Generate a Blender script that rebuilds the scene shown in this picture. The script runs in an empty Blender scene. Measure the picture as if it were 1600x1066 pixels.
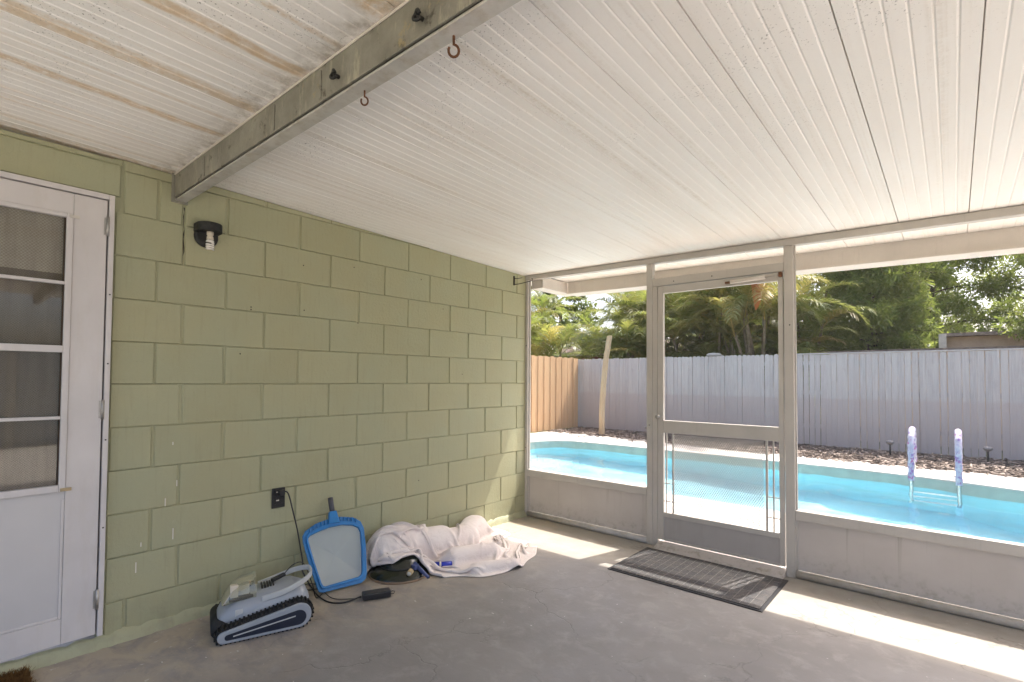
import bpy, math, random
import numpy as np
from mathutils import Vector, Matrix

# ------------------------------------------------------------------ camera, light, exposure
scene = bpy.context.scene
col = scene.collection
CAM = np.array([2.9792, -3.5097, 1.2397])
RX = np.array([0.75665, 0.65379, 0.00650]); UY = np.array([0.01368, -0.02577, 0.99957]); FZ = np.array([-0.65368, 0.75624, 0.02844])
FPX, PPX, PPY = 798.14, 800.0, 570.25
cd = bpy.data.cameras.new('camera'); cam = bpy.data.objects.new('camera', cd); col.objects.link(cam)
cd.sensor_fit = 'HORIZONTAL'; cd.sensor_width = 36.0; cd.lens = FPX/1600*36; cd.shift_y = (PPY-533)/1600
cd.clip_start = .05; cd.clip_end = 3000
cam.matrix_world = Matrix(((RX[0], UY[0], -FZ[0], CAM[0]), (RX[1], UY[1], -FZ[1], CAM[1]), (RX[2], UY[2], -FZ[2], CAM[2]), (0, 0, 0, 1)))
scene.camera = cam
SUNV = Vector((.17, .60, 1.0)).normalized()          # towards the sun
elev = math.asin(SUNV.z); azim = math.atan2(SUNV.x, SUNV.y)
world = bpy.data.worlds.new('World'); scene.world = world; world.use_nodes = True
wn = world.node_tree.nodes; wl = world.node_tree.links
sky = wn.new('ShaderNodeTexSky'); sky.sky_type = 'NISHITA'; sky.sun_disc = False
sky.sun_elevation = elev; sky.sun_rotation = azim; sky.air_density = .8; sky.dust_density = 6.0; sky.ozone_density = .6
bg = wn['Background']; bg.inputs['Strength'].default_value = .15; wl.new(sky.outputs[0], bg.inputs['Color'])
sd = bpy.data.lights.new('sun', 'SUN'); sd.energy = 2.6; sd.angle = math.radians(.53); sd.color = (1, .96, .9)
sun = bpy.data.objects.new('sun', sd); col.objects.link(sun); sun.location = (3, 8, 20)
sun.rotation_euler = SUNV.to_track_quat('Z', 'Y').to_euler()
scene.view_settings.view_transform = 'Standard'; scene.view_settings.look = 'None'
scene.view_settings.gamma = 1; scene.view_settings.use_curve_mapping = False
scene.view_settings.exposure = 1.9
scene.cycles.max_bounces = 14; scene.cycles.diffuse_bounces = 6; scene.cycles.transparent_max_bounces = 24
scene.cycles.glossy_bounces = 4; scene.cycles.transmission_bounces = 6

# ------------------------------------------------------------------ helpers
def ray(u, v): return FZ + (u-PPX)/FPX*RX - (v-PPY)/FPX*UY
def on_x(u, v, X=0.0): d = ray(u, v); return CAM + (X-CAM[0])/d[0]*d
def on_y(u, v, Y=.12): d = ray(u, v); return CAM + (Y-CAM[1])/d[1]*d
def on_z(u, v, Z=0.0): d = ray(u, v); return CAM + (Z-CAM[2])/d[2]*d
rnd = random.Random(7)

class MB:
    def __init__(s): s.v = []; s.f = []; s.a = []
    def quad(s, *pts):
        n = len(s.v); s.v += [tuple(p) for p in pts]; s.f.append(tuple(range(n, n+len(pts)))); return s
    def box(s, x0, x1, y0, y1, z0, z1):
        n = len(s.v)
        s.v += [(x0,y0,z0),(x1,y0,z0),(x1,y1,z0),(x0,y1,z0),(x0,y0,z1),(x1,y0,z1),(x1,y1,z1),(x0,y1,z1)]
        s.f += [tuple(n+i for i in q) for q in ((3,2,1,0),(4,5,6,7),(0,1,5,4),(1,2,6,5),(2,3,7,6),(3,0,4,7))]
        return s
    def hexa(s, b, t):              # bottom 4 + top 4 points
        n = len(s.v); s.v += [tuple(p) for p in b] + [tuple(p) for p in t]
        s.f += [tuple(n+i for i in q) for q in ((3,2,1,0),(4,5,6,7),(0,1,5,4),(1,2,6,5),(2,3,7,6),(3,0,4,7))]
        return s
    def bar(s, a, b, w, h, up=(0,0,1)):       # rectangular bar between two points
        a = Vector(a); b = Vector(b); d = (b-a).normalized(); r = d.cross(Vector(up)).normalized(); u = r.cross(d)
        q = [(-1,-1),(1,-1),(1,1),(-1,1)]
        return s.hexa([a + r*(i*w/2) + u*(j*h/2) for i, j in q], [b + r*(i*w/2) + u*(j*h/2) for i, j in q])
    def prism(s, poly, z0, z1):
        n = len(s.v); m = len(poly)
        s.v += [(p[0], p[1], z0) for p in poly] + [(p[0], p[1], z1) for p in poly]
        s.f.append(tuple(range(n+m-1, n-1, -1))); s.f.append(tuple(range(n+m, n+2*m)))
        for i in range(m): j = (i+1) % m; s.f.append((n+i, n+j, n+m+j, n+m+i))
        return s
    def tube(s, pts, r, n=8, cap=True):
        pts = [Vector(p) for p in pts]; rs = r if isinstance(r, (list, tuple)) else [r]*len(pts)
        base = len(s.v); prev = None
        for i, p in enumerate(pts):
            t = (pts[min(i+1, len(pts)-1)] - pts[max(i-1, 0)]).normalized()
            if prev is None:
                a = Vector((0,0,1)) if abs(t.z) < .9 else Vector((1,0,0)); nx = t.cross(a).normalized()
            else: nx = (prev - t*prev.dot(t)).normalized()
            prev = nx; ny = t.cross(nx)
            for k in range(n):
                c = math.cos(2*math.pi*k/n); q = math.sin(2*math.pi*k/n); s.v.append(tuple(p + nx*(c*rs[i]) + ny*(q*rs[i])))
        for i in range(len(pts)-1):
            for k in range(n):
                k2 = (k+1) % n; s.f.append((base+i*n+k, base+i*n+k2, base+(i+1)*n+k2, base+(i+1)*n+k))
        if cap:
            s.f.append(tuple(base+k for k in range(n-1, -1, -1))); s.f.append(tuple(base+(len(pts)-1)*n+k for k in range(n)))
        return s
    def lathe(s, prof, c=(0,0,0), n=32):       # prof: (r,z), axis z
        base = len(s.v)
        for r, z in prof:
            for k in range(n): a = 2*math.pi*k/n; s.v.append((c[0]+r*math.cos(a), c[1]+r*math.sin(a), c[2]+z))
        for i in range(len(prof)-1):
            for k in range(n):
                k2 = (k+1) % n; s.f.append((base+i*n+k, base+i*n+k2, base+(i+1)*n+k2, base+(i+1)*n+k))
        return s
    def mesh(s, name, off=(0,0,0), smooth=False):
        me = bpy.data.meshes.new(name); o = Vector(off)
        me.from_pydata([tuple(Vector(v)-o) for v in s.v], [], s.f)
        if smooth: me.polygons.foreach_set('use_smooth', [True]*len(me.polygons))
        me.update(); return me
    def build(s, name, m, parent=None, smooth=False, bevel=0, seg=2, off=None):
        if off is None: off = tuple(parent['_o']) if parent is not None else (0, 0, 0)
        me = s.mesh(name, off, smooth)
        if m: me.materials.append(m)
        o = bpy.data.objects.new(name, me); col.objects.link(o)
        if parent is not None: o.parent = parent; o['_o'] = tuple(parent['_o'])
        else: o['_o'] = off
        if bevel:
            b = o.modifiers.new('bevel', 'BEVEL'); b.width = bevel; b.segments = seg; b.limit_method = 'ANGLE'; b.angle_limit = math.radians(40)
        return o
def tag(o, label=None, cat=None, group=None, kind=None):
    if label: o['label'] = label
    if cat: o['category'] = cat
    if group: o['group'] = group
    if kind: o['kind'] = kind
    return o
def thing(name, loc, label, cat, group=None, local=False):
    o = bpy.data.objects.new(name, None); col.objects.link(o); o.location = loc; o.empty_display_size = .1
    o['_o'] = (0.0, 0.0, 0.0) if local else tuple(float(c) for c in loc)
    return tag(o, label, cat, group)
def arrmesh(name, V, Fq, m, smooth=False, tint=None):     # quads from numpy arrays
    me = bpy.data.meshes.new(name); nv = len(V); nf = len(Fq); k = Fq.shape[1]
    me.vertices.add(nv); me.vertices.foreach_set('co', np.ascontiguousarray(V, dtype=np.float32).ravel())
    me.loops.add(nf*k); me.loops.foreach_set('vertex_index', np.ascontiguousarray(Fq, dtype=np.int32).ravel())
    me.polygons.add(nf); me.polygons.foreach_set('loop_start', np.arange(0, nf*k, k, dtype=np.int32))
    me.polygons.foreach_set('loop_total', np.full(nf, k, dtype=np.int32))
    if smooth: me.polygons.foreach_set('use_smooth', np.ones(nf, dtype=bool))
    if tint is not None:
        at = me.attributes.new('tint', 'FLOAT', 'FACE'); at.data.foreach_set('value', np.ascontiguousarray(tint, dtype=np.float32))
    me.materials.append(m); me.update(calc_edges=True); me.validate(); return me

# ------------------------------------------------------------------ materials
class NT:
    def __init__(s, name):
        s.m = bpy.data.materials.new(name); s.m.use_nodes = True; s.t = s.m.node_tree; s.n = s.t.nodes; s.l = s.t.links
        s.b = s.n['Principled BSDF']; s.out = s.n['Material Output']
    def node(s, typ, **kw):
        nd = s.n.new(typ)
        for k, v in kw.items(): setattr(nd, k, v)
        return nd
    def put(s, sock, val):
        if hasattr(val, 'is_output') or isinstance(val, bpy.types.NodeSocket): s.l.new(val, sock)
        else: sock.default_value = val
    def pos(s): return s.node('ShaderNodeNewGeometry').outputs['Position']
    def obj(s): return s.node('ShaderNodeTexCoord').outputs['Object']
    def mapping(s, vec, scale=(1,1,1), loc=(0,0,0), rot=(0,0,0)):
        m = s.node('ShaderNodeMapping'); s.l.new(vec, m.inputs[0]); m.inputs['Scale'].default_value = scale; m.inputs['Location'].default_value = loc; m.inputs['Rotation'].default_value = rot; return m.outputs[0]
    def noise(s, vec, scale=5, detail=4, rough=.55, dist=0):
        n = s.node('ShaderNodeTexNoise'); s.l.new(vec, n.inputs['Vector']); n.inputs['Scale'].default_value = scale; n.inputs['Detail'].default_value = detail
        n.inputs['Roughness'].default_value = rough; n.inputs['Distortion'].default_value = dist; return n.outputs['Fac']
    def ramp(s, fac, p0, p1, c0=(0,0,0,1), c1=(1,1,1,1)):
        r = s.node('ShaderNodeValToRGB'); s.l.new(fac, r.inputs[0]); e = r.color_ramp.elements
        e[0].position = p0; e[1].position = p1; e[0].color = c0; e[1].color = c1; return r.outputs[0]
    def rng(s, fac, a, b, v0=0.0, v1=1.0):
        m = s.node('ShaderNodeMapRange'); s.l.new(fac, m.inputs[0])
        for k, v in zip((1, 2, 3, 4), (a, b, v0, v1)): m.inputs[k].default_value = v
        return m.outputs[0]
    def mix(s, fac, a, b, mode='MIX'):
        m = s.node('ShaderNodeMix', data_type='RGBA', blend_type=mode)
        s.put(m.inputs[0], fac)
        for k, v in ((6, a), (7, b)): s.put(m.inputs[k], (*v, 1) if isinstance(v, tuple) and len(v) == 3 else v)
        return m.outputs[2]
    def math(s, op, a, b=0.0, clamp=False):
        m = s.node('ShaderNodeMath', operation=op, use_clamp=clamp); s.put(m.inputs[0], a); s.put(m.inputs[1], b); return m.outputs[0]
    def sep(s, vec):
        n = s.node('ShaderNodeSeparateXYZ'); s.l.new(vec, n.inputs[0]); return n.outputs
    def bump(s, h, strength=.3, dist=.01):
        b = s.node('ShaderNodeBump'); b.inputs['Strength'].default_value = strength; b.inputs['Distance'].default_value = dist
        s.l.new(h, b.inputs['Height']); s.l.new(b.outputs[0], s.b.inputs['Normal'])
    def done(s, color=None, rough=None, metal=None, spec=None):
        if color is not None: s.put(s.b.inputs['Base Color'], (*color, 1) if isinstance(color, tuple) and len(color) == 3 else color)
        if rough is not None: s.put(s.b.inputs['Roughness'], rough)
        if metal is not None: s.b.inputs['Metallic'].default_value = metal
        if spec is not None: s.b.inputs['Specular IOR Level'].default_value = spec
        return s.m
def dk(c, k): return tuple(x*k for x in c)
def simple(name, c, rough=.5, metal=0, spec=.4, var=.12, scale=9, bump=0, bscale=120, dirt=None, dirt_amt=.5):
    t = NT(name); p = t.pos()
    cc = t.mix(t.ramp(t.noise(p, scale), .3, .7), dk(c, 1-var), dk(c, 1+var*.6))
    if dirt: cc = t.mix(t.math('MULTIPLY', t.ramp(t.noise(t.mapping(p, (3, 3, .7)), 6, 6, .65), .5, .78), dirt_amt), cc, dirt)
    if bump: t.bump(t.noise(p, bscale, 3), bump, .003)
    return t.done(cc, rough, metal, spec)

def wall_mat():
    t = NT('green_wall_paint'); p = t.pos(); s = t.sep(p)
    oi = t.node('ShaderNodeObjectInfo').outputs['Random']
    c = t.mix(oi, (.35, .338, .206), (.39, .375, .232))
    c = t.mix(t.ramp(t.noise(p, 2.2, 3), .35, .7), c, (.36, .365, .238))
    c = t.mix(t.math('MULTIPLY', t.ramp(t.noise(p, 34, 5), .62, .74), .25), c, (.40, .39, .28))
    g = t.math('MULTIPLY', t.ramp(t.noise(t.mapping(p, (1, 9, .6)), 7, 5), .55, .8), .22)
    c = t.mix(g, c, (.20, .19, .115))
    low = t.math('MULTIPLY', t.ramp(s[2], 0.0, .22, (1,1,1,1), (0,0,0,1)), t.ramp(t.noise(p, 12, 5), .5, .75))
    c = t.mix(t.math('MULTIPLY', low, .5), c, (.2, .19, .14))
    h = t.math('ADD', t.noise(p, 55, 5, .6), t.math('MULTIPLY', t.noise(p, 240, 2), .5))
    t.bump(h, .55, .005)
    return t.done(c, .55, 0, .35)
M_wall = wall_mat()

def floor_mat():
    t = NT('patio_concrete'); p = t.pos(); s = t.sep(p)
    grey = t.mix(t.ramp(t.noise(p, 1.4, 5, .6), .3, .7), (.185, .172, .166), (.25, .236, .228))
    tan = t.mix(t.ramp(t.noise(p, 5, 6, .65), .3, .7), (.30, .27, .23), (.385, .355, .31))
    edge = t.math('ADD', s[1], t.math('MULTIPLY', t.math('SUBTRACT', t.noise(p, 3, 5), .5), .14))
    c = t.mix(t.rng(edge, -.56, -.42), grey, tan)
    # brown wear along the house wall
    wx = t.math('ADD', s[0], t.math('MULTIPLY', t.math('SUBTRACT', t.noise(p, 2.5, 6, .6), .5), .9))
    wear = t.math('MULTIPLY', t.ramp(wx, .15, .95, (1,1,1,1), (0,0,0,1)), t.ramp(t.noise(t.mapping(p, (1, 1.6, 1)), 4.5, 8, .68, .6), .34, .55))
    c = t.mix(t.math('MULTIPLY', wear, .95), c, (.42, .355, .27))
    c = t.mix(t.math('MULTIPLY', t.ramp(t.noise(p, 8, 7, .7, .4), .50, .70), .5), c, (.34, .32, .30))
    # white paint chips and dark pits
    c = t.mix(t.math('MAXIMUM', t.ramp(t.noise(t.mapping(p, (1, 1.7, 1)), 21, 3, .6), .715, .73), t.math('MULTIPLY', t.ramp(wx, .1, .8, (1,1,1,1), (0,0,0,1)), t.ramp(t.noise(t.mapping(p, (1.2, .8, 1)), 26, 5, .7), .645, .67))), c, (.6, .57, .53))
    c = t.mix(t.math('MULTIPLY', t.ramp(t.noise(p, 95, 3), .68, .74), .5), c, (.12, .11, .10))
    # hairline cracks
    wv = t.node('ShaderNodeVectorMath', operation='ADD'); t.l.new(p, wv.inputs[0])
    nz = t.node('ShaderNodeTexNoise'); t.l.new(p, nz.inputs['Vector']); nz.inputs['Scale'].default_value = 3.2; nz.inputs['Detail'].default_value = 6
    sc = t.node('ShaderNodeVectorMath', operation='SCALE'); t.l.new(nz.outputs['Color'], sc.inputs[0]); sc.inputs['Scale'].default_value = .55; t.l.new(sc.outputs[0], wv.inputs[1])
    vo = t.node('ShaderNodeTexVoronoi', feature='DISTANCE_TO_EDGE'); t.l.new(wv.outputs[0], vo.inputs['Vector']); vo.inputs['Scale'].default_value = 1.05
    crack = t.math('MULTIPLY', t.ramp(vo.outputs['Distance'], .0015, .005, (1,1,1,1), (0,0,0,1)), t.ramp(t.noise(p, 1.1, 2), .46, .58))
    c = t.mix(t.math('MULTIPLY', crack, .42), c, (.09, .085, .08))
    h = t.math('SUBTRACT', t.math('ADD', t.noise(p, 30, 6, .6), t.math('MULTIPLY', t.noise(p, 200, 2), .4)), t.math('MULTIPLY', crack, 1.5))
    t.bump(h, .3, .004)
    r = t.math('ADD', t.math('MULTIPLY', t.noise(p, 6, 4), .35), .38)
    return t.done(c, r, 0, .35)
M_floor = floor_mat()

def ceiling_mat():
    t = NT('white_roof_panel'); p = t.pos(); s = t.sep(p)
    c = t.mix(t.ramp(t.noise(t.mapping(p, (3, .5, 1)), 2, 4), .3, .7), (.82, .78, .73), (.87, .85, .815))
    # rust coloured water streaks that run with the ribs, mostly on the house side of the beam
    n1 = t.ramp(t.noise(t.mapping(p, (9.5, .16, 0), (3.1, 0, 0)), 1.0, 2, .5), .56, .68)
    gr = t.ramp(t.noise(p, 38, 5, .7), .3, .62)
    side = t.rng(s[1], -2.72, -2.68, 1.0, .04)
    c = t.mix(t.math('MULTIPLY', t.math('MULTIPLY', n1, gr), t.math('MULTIPLY', side, .85)), c, (.62, .44, .24))
    wob = t.math('MULTIPLY', t.math('SUBTRACT', t.noise(t.mapping(p, (1, 1, 1)), 5, 4), .5), .05)
    for cxx, hw in ((.655, .017), (.985, .020), (1.36, .022)):
        dd = t.math('ABSOLUTE', t.math('ADD', t.math('SUBTRACT', s[0], cxx), wob))
        stripe = t.math('MULTIPLY', t.rng(dd, hw, hw+.012, 1.0, 0.0), t.math('MULTIPLY', side, t.ramp(t.noise(p, 22, 6, .72), .25, .55)))
        c = t.mix(t.math('MULTIPLY', stripe, .62), c, (.58, .40, .20))
    n2 = t.ramp(t.noise(t.mapping(p, (24, .3, 0), (7.7, 0, 0)), 1.0, 4, .6), .55, .75)
    c = t.mix(t.math('MULTIPLY', t.math('MULTIPLY', n2, t.ramp(t.noise(p, 60, 4, .7), .35, .6)), .48), c, (.50, .41, .30))
    # black mildew specks
    sp = t.math('MULTIPLY', t.ramp(t.noise(p, 130, 2, .5), .64, .69), t.ramp(t.noise(p, 2.6, 5, .6), .47, .66))
    sp = t.math('MULTIPLY', sp, t.rng(s[1], -2.2, -.7, 1.0, .06))
    c = t.mix(t.math('MULTIPLY', sp, .85), c, (.17, .15, .13))
    # grime along the beam
    d = t.math('ABSOLUTE', t.math('ADD', s[1], 2.70))
    gm = t.math('MULTIPLY', t.ramp(d, .0, .10, (1,1,1,1), (0,0,0,1)), t.ramp(t.noise(p, 13, 5, .7), .42, .66))
    c = t.mix(t.math('MULTIPLY', gm, .7), c, (.22, .18, .12))
    t.bump(t.noise(t.mapping(p, (1, .35, 1)), 60, 4, .6), .22, .004)
    return t.done(c, .5, 0, .4)
M_ceil = ceiling_mat()

def frame_mat(name='white_aluminium', base=(.475, .44, .40)):
    t = NT(name); p = t.pos(); s = t.sep(p)
    c = t.mix(t.ramp(t.noise(p, 6, 5), .3, .7), dk(base, .93), dk(base, 1.05))
    c = t.mix(t.math('MULTIPLY', t.ramp(t.noise(t.mapping(p, (8, 8, 1)), 6, 6, .7), .56, .78), .35), c, dk(base, .6))
    low = t.math('MULTIPLY', t.ramp(s[2], .0, .12, (1,1,1,1), (0,0,0,1)), t.ramp(t.noise(p, 16, 5, .7), .42, .68))
    c = t.mix(t.math('MULTIPLY', low, .55), c, (.26, .21, .14))
    t.bump(t.noise(p, 160, 3), .1, .002)
    return t.done(c, .42, 0, .4)
M_frame = frame_mat()
M_gutter = frame_mat('gutter_white_paint', (.64, .58, .52))
def panel_mat():
    t = NT('stained_kick_panel'); p = t.pos(); s = t.sep(p)
    c = t.mix(t.ramp(t.noise(p, 4, 4), .3, .7), (.46, .415, .38), (.51, .465, .43))
    drip = t.math('MULTIPLY', t.ramp(t.noise(t.mapping(p, (26, 26, .7)), 1, 4, .6), .60, .74), t.ramp(s[2], .05, .4))
    c = t.mix(t.math('MULTIPLY', drip, .7), c, (.27, .23, .18))
    mold = t.math('MULTIPLY', t.ramp(s[2], .03, .2, (1,1,1,1), (0,0,0,1)), t.ramp(t.noise(p, 22, 6, .72), .5, .66))
    c = t.mix(t.math('MULTIPLY', mold, .6), c, (.24, .21, .15))
    return t.done(c, .5, 0, .35)
M_panel = panel_mat()
M_kick = simple('grey_white_kick_plate', (.40, .37, .35), .4, 0, .4, .06, 4, dirt=(.3, .26, .2), dirt_amt=.25)
def beam_mat():
    t = NT('weathered_galvanised_beam'); p = t.pos(); s = t.sep(p)
    c = t.mix(t.ramp(t.noise(p, 7, 6, .65), .3, .7), (.19, .18, .148), (.33, .315, .265))
    c = t.mix(t.ramp(t.noise(t.mapping(p, (5, 5, 1.2)), 5, 6, .7), .56, .68), c, (.40, .37, .29))
    c = t.mix(t.math('MULTIPLY', t.ramp(t.noise(p, 17, 6, .7), .58, .68), .8), c, (.07, .06, .045))
    c = t.mix(t.math('MULTIPLY', t.ramp(t.noise(t.mapping(p, (1,1,1), (4,2,1)), 11, 6, .7), .62, .70), .7), c, (.42, .33, .17))
    t.bump(t.noise(p, 60, 5, .7), .4, .004)
    return t.done(c, .55, .25, .4)
M_beam = beam_mat()
M_flange = simple('worn_aluminium_flange', (.56, .54, .51), .38, .35, .5, .15, 14, dirt=(.30, .22, .13), dirt_amt=.6)
M_dark = simple('dark_gap', (.02, .018, .016), .8)
M_rust = simple('rusty_iron', (.16, .075, .04), .75, .3, .3, .4, 60, .4)
M_blackpl = simple('black_plastic', (.018, .018, .02), .38, 0, .45, .2, 30)
M_blackwea = simple('weathered_black_metal', (.03, .03, .028), .6, 0, .35, .5, 40, .3)
M_bulb = simple('white_bulb_glass', (.82, .79, .74), .25, 0, .5, .05)
M_socket = simple('cream_socket', (.62, .55, .44), .5)
M_door = simple('white_door_paint', (.60, .565, .55), .42, 0, .4, .06, 5, .06, 200, dirt=(.42, .36, .29), dirt_amt=.25)
M_doorpanel = simple('white_door_panel', (.55, .53, .52), .5, 0, .35, .05, 3)
M_steel = simple('dull_steel', (.42, .40, .37), .4, .7, .5, .2, 40)
M_blue = simple('blue_net_plastic', (.012, .17, .44), .33, 0, .5, .12, 12)
M_robot = simple('pale_grey_robot_plastic', (.30, .325, .36), .3, 0, .5, .05, 8)
M_robotlight = simple('light_robot_plastic', (.47, .485, .485), .35, 0, .5, .05, 8)
M_rubber = simple('black_track_rubber', (.022, .022, .022), .65, 0, .3, .2, 50)
M_navy = simple('dark_navy_inset', (.012, .018, .035), .35, 0, .5, .2, 20)
M_tan = simple('tan_plastic', (.42, .32, .18), .5)
M_royal = simple('royal_blue_plastic', (.012, .03, .36), .4)
M_slate = simple('slate_blue_plastic', (.06, .08, .19), .45)
M_disc = simple('glossy_dark_disc', (.014, .018, .012), .22, 0, .6, .5, 8)
M_rim = simple('brown_rim', (.24, .16, .10), .6)
M_coir = simple('coir_fibre', (.16, .085, .03), .95, 0, .1, .45, 60)
def mat_rug():
    t = NT('dark_ribbed_door_mat'); p = t.pos(); s = t.sep(p)
    c = t.mix(t.ramp(t.noise(p, 260, 3), .35, .65), (.035, .037, .046), (.15, .142, .138))
    c = t.mix(t.math('MULTIPLY', t.ramp(t.noise(p, 9, 5), .4, .7), .5), c, (.17, .155, .145))
    t.bump(t.noise(p, 320, 3), .8, .006)
    return t.done(c, .9, 0, .1)
M_rug = mat_rug()
M_rugline = simple('pale_mat_thread', (.24, .225, .21), .9, 0, .1, .3, 120)

def thin_glass(name, tint=(1,1,1), refl=.06, dirt=0.0, dcol=(.5,.48,.42), rough=.03):
    t = NT(name); t.n.remove(t.b)
    tr = t.node('ShaderNodeBsdfTransparent'); tr.inputs[0].default_value = (*tint, 1)
    gl = t.node('ShaderNodeBsdfGlossy'); gl.inputs['Roughness'].default_value = rough
    fr = t.node('ShaderNodeFresnel'); fr.inputs[0].default_value = 1.5
    mx = t.node('ShaderNodeMixShader'); t.l.new(t.math('ADD', fr.outputs[0], refl, True), mx.inputs[0]); t.l.new(tr.outputs[0], mx.inputs[1]); t.l.new(gl.outputs[0], mx.inputs[2])
    last = mx.outputs[0]
    if dirt:
        df = t.node('ShaderNodeBsdfDiffuse'); df.inputs[0].default_value = (*dcol, 1)
        m2 = t.node('ShaderNodeMixShader'); t.l.new(t.math('MULTIPLY', t.ramp(t.noise(t.pos(), 9, 6, .65), .3, .8), dirt), m2.inputs[0])
        t.l.new(last, m2.inputs[1]); t.l.new(df.outputs[0], m2.inputs[2]); last = m2.outputs[0]
    t.l.new(last, t.out.inputs['Surface']); return t.m
M_glass = thin_glass('dirty_door_glass', (.93, .93, .91), .0, .10, (.40, .36, .30))
M_clear = thin_glass('yellowed_clear_plastic', (.86, .85, .70), .06, .22, (.55, .52, .38), .08)
def screen_mat(name='insect_screen', cover=.07, dc=(.32, .32, .32)):
    t = NT(name); t.n.remove(t.b)
    tr = t.node('ShaderNodeBsdfTransparent'); df = t.node('ShaderNodeBsdfDiffuse'); df.inputs[0].default_value = (*dc, 1)
    mx = t.node('ShaderNodeMixShader'); mx.inputs[0].default_value = cover
    t.l.new(tr.outputs[0], mx.inputs[1]); t.l.new(df.outputs[0], mx.inputs[2]); t.l.new(mx.outputs[0], t.out.inputs['Surface']); return t.m
M_screen = screen_mat()
def net_mat():
    t = NT('white_skimmer_mesh'); t.n.remove(t.b)
    tr = t.node('ShaderNodeBsdfTransparent'); df = t.node('ShaderNodeBsdfDiffuse'); df.inputs[0].default_value = (.60, .66, .68, 1)
    tl = t.node('ShaderNodeBsdfTranslucent'); tl.inputs[0].default_value = (.6, .66, .68, 1)
    a = t.node('ShaderNodeMixShader'); a.inputs[0].default_value = .3; t.l.new(df.outputs[0], a.inputs[1]); t.l.new(tl.outputs[0], a.inputs[2])
    mx = t.node('ShaderNodeMixShader'); mx.inputs[0].default_value = .8; t.l.new(tr.outputs[0], mx.inputs[1]); t.l.new(a.outputs[0], mx.inputs[2])
    t.l.new(mx.outputs[0], t.out.inputs['Surface']); return t.m
M_net = net_mat()
def cloth_mat():
    t = NT('off_white_canvas'); p = t.pos()
    c = t.mix(t.ramp(t.noise(p, 5, 5), .3, .7), (.66, .585, .56), (.74, .68, .65))
    c = t.mix(t.math('MULTIPLY', t.ramp(t.noise(p, 17, 5, .7), .6, .75), .2), c, (.5, .42, .37))
    t.bump(t.math('ADD', t.math('MULTIPLY', t.noise(t.mapping(p, (1.6, 1, 1.2), rot=(0, 0, .6)), 17, 4, .55, 1.2), 1.0), t.math('MULTIPLY', t.noise(p, 300, 2), .04)), .5, .012); t.b.inputs['Sheen Weight'].default_value = .2
    return t.done(c, .85, 0, .2)
M_cloth = cloth_mat()
def deck_mat():
    t = NT('cream_pool_deck'); p = t.pos()
    c = t.mix(t.ramp(t.noise(p, 3, 6, .6), .3, .7), (.47, .43, .385), (.58, .54, .49))
    c = t.mix(t.math('MULTIPLY', t.ramp(t.noise(p, 14, 6, .7), .6, .75), .3), c, (.36, .31, .26))
    t.bump(t.noise(p, 90, 4, .6), .3, .004); return t.done(c, .75, 0, .25)
M_deck = deck_mat()
M_basin = simple('pale_blue_pool_liner', (.36, .68, .76), .6, 0, .3, .05, 2)
M_tile = simple('grey_green_waterline_band', (.36, .41, .36), .45, 0, .4, .12, 6)
def water_mat():
    t = NT('pool_water'); t.b.inputs['Transmission Weight'].default_value = 1.0; t.b.inputs['IOR'].default_value = 1.33
    return t.done((.93, .99, 1.0), 0.0, 0, .5)
M_water = water_mat()
def picket_mat(name, a, b, lowc=None, split=None):
    t = NT(name); p = t.pos(); s = t.sep(p); oi = t.node('ShaderNodeObjectInfo').outputs['Random']
    c = t.mix(oi, a, b)
    c = t.mix(t.ramp(t.noise(t.mapping(p, (22, 22, .9)), 2, 5, .65), .35, .7), c, dk(b, 1.12))
    c = t.mix(t.math('MULTIPLY', t.ramp(t.noise(t.mapping(p, (5, 5, 1.4)), 3, 6, .7), .58, .72), .35), c, dk(a, .6))
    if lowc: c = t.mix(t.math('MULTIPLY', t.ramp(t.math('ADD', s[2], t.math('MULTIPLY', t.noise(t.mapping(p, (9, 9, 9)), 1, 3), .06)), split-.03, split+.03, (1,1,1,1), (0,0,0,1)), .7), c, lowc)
    t.bump(t.noise(t.mapping(p, (30, 30, 1.2)), 4, 5, .6), .3, .004)
    return t.done(c, .8, 0, .2)
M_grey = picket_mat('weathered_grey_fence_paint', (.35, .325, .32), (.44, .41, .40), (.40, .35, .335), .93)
M_wood = picket_mat('raw_pine_fence', (.43, .265, .145), (.53, .345, .20))
M_post = picket_mat('leaning_timber', (.36, .26, .16), (.43, .33, .215))
M_mulch = simple('brown_mulch', (.12, .092, .075), .95, 0, .1, .5, 16, .8, 60)
def chip_mat():
    t = NT('mulch_chip'); g = t.node('ShaderNodeAttribute', attribute_name='tint').outputs['Fac']
    return t.done(t.mix(g, (.085, .062, .05), (.34, .28, .235)), .9, 0, .1)
M_chip = chip_mat()
M_ground = simple('sandy_lawn', (.16, .17, .08), .95, 0, .1, .5, 3, .5, 40)
M_sleeve = None
def sleeve_mat():
    t = NT('lavender_floral_sleeve'); p = t.pos()
    vo = t.node('ShaderNodeTexVoronoi'); t.l.new(p, vo.inputs['Vector']); vo.inputs['Scale'].default_value = 19
    c = t.mix(t.ramp(vo.outputs['Distance'], .25, .5), (.25, .14, .33), (.40, .37, .47))
    c = t.mix(t.ramp(t.noise(p, 14, 3), .5, .6), c, (.50, .46, .52)); c = t.mix(t.ramp(t.noise(p, 23, 2), .60, .66), c, (.40, .13, .28))
    t.bump(t.noise(p, 40, 3), .5, .01); return t.done(c, .8, 0, .2)
M_sleeve = sleeve_mat()
M_chrome = simple('stainless_rail', (.55, .56, .55), .22, .9, .5, .1)
M_white = simple('white_step_plastic', (.8, .8, .8), .4)

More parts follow.
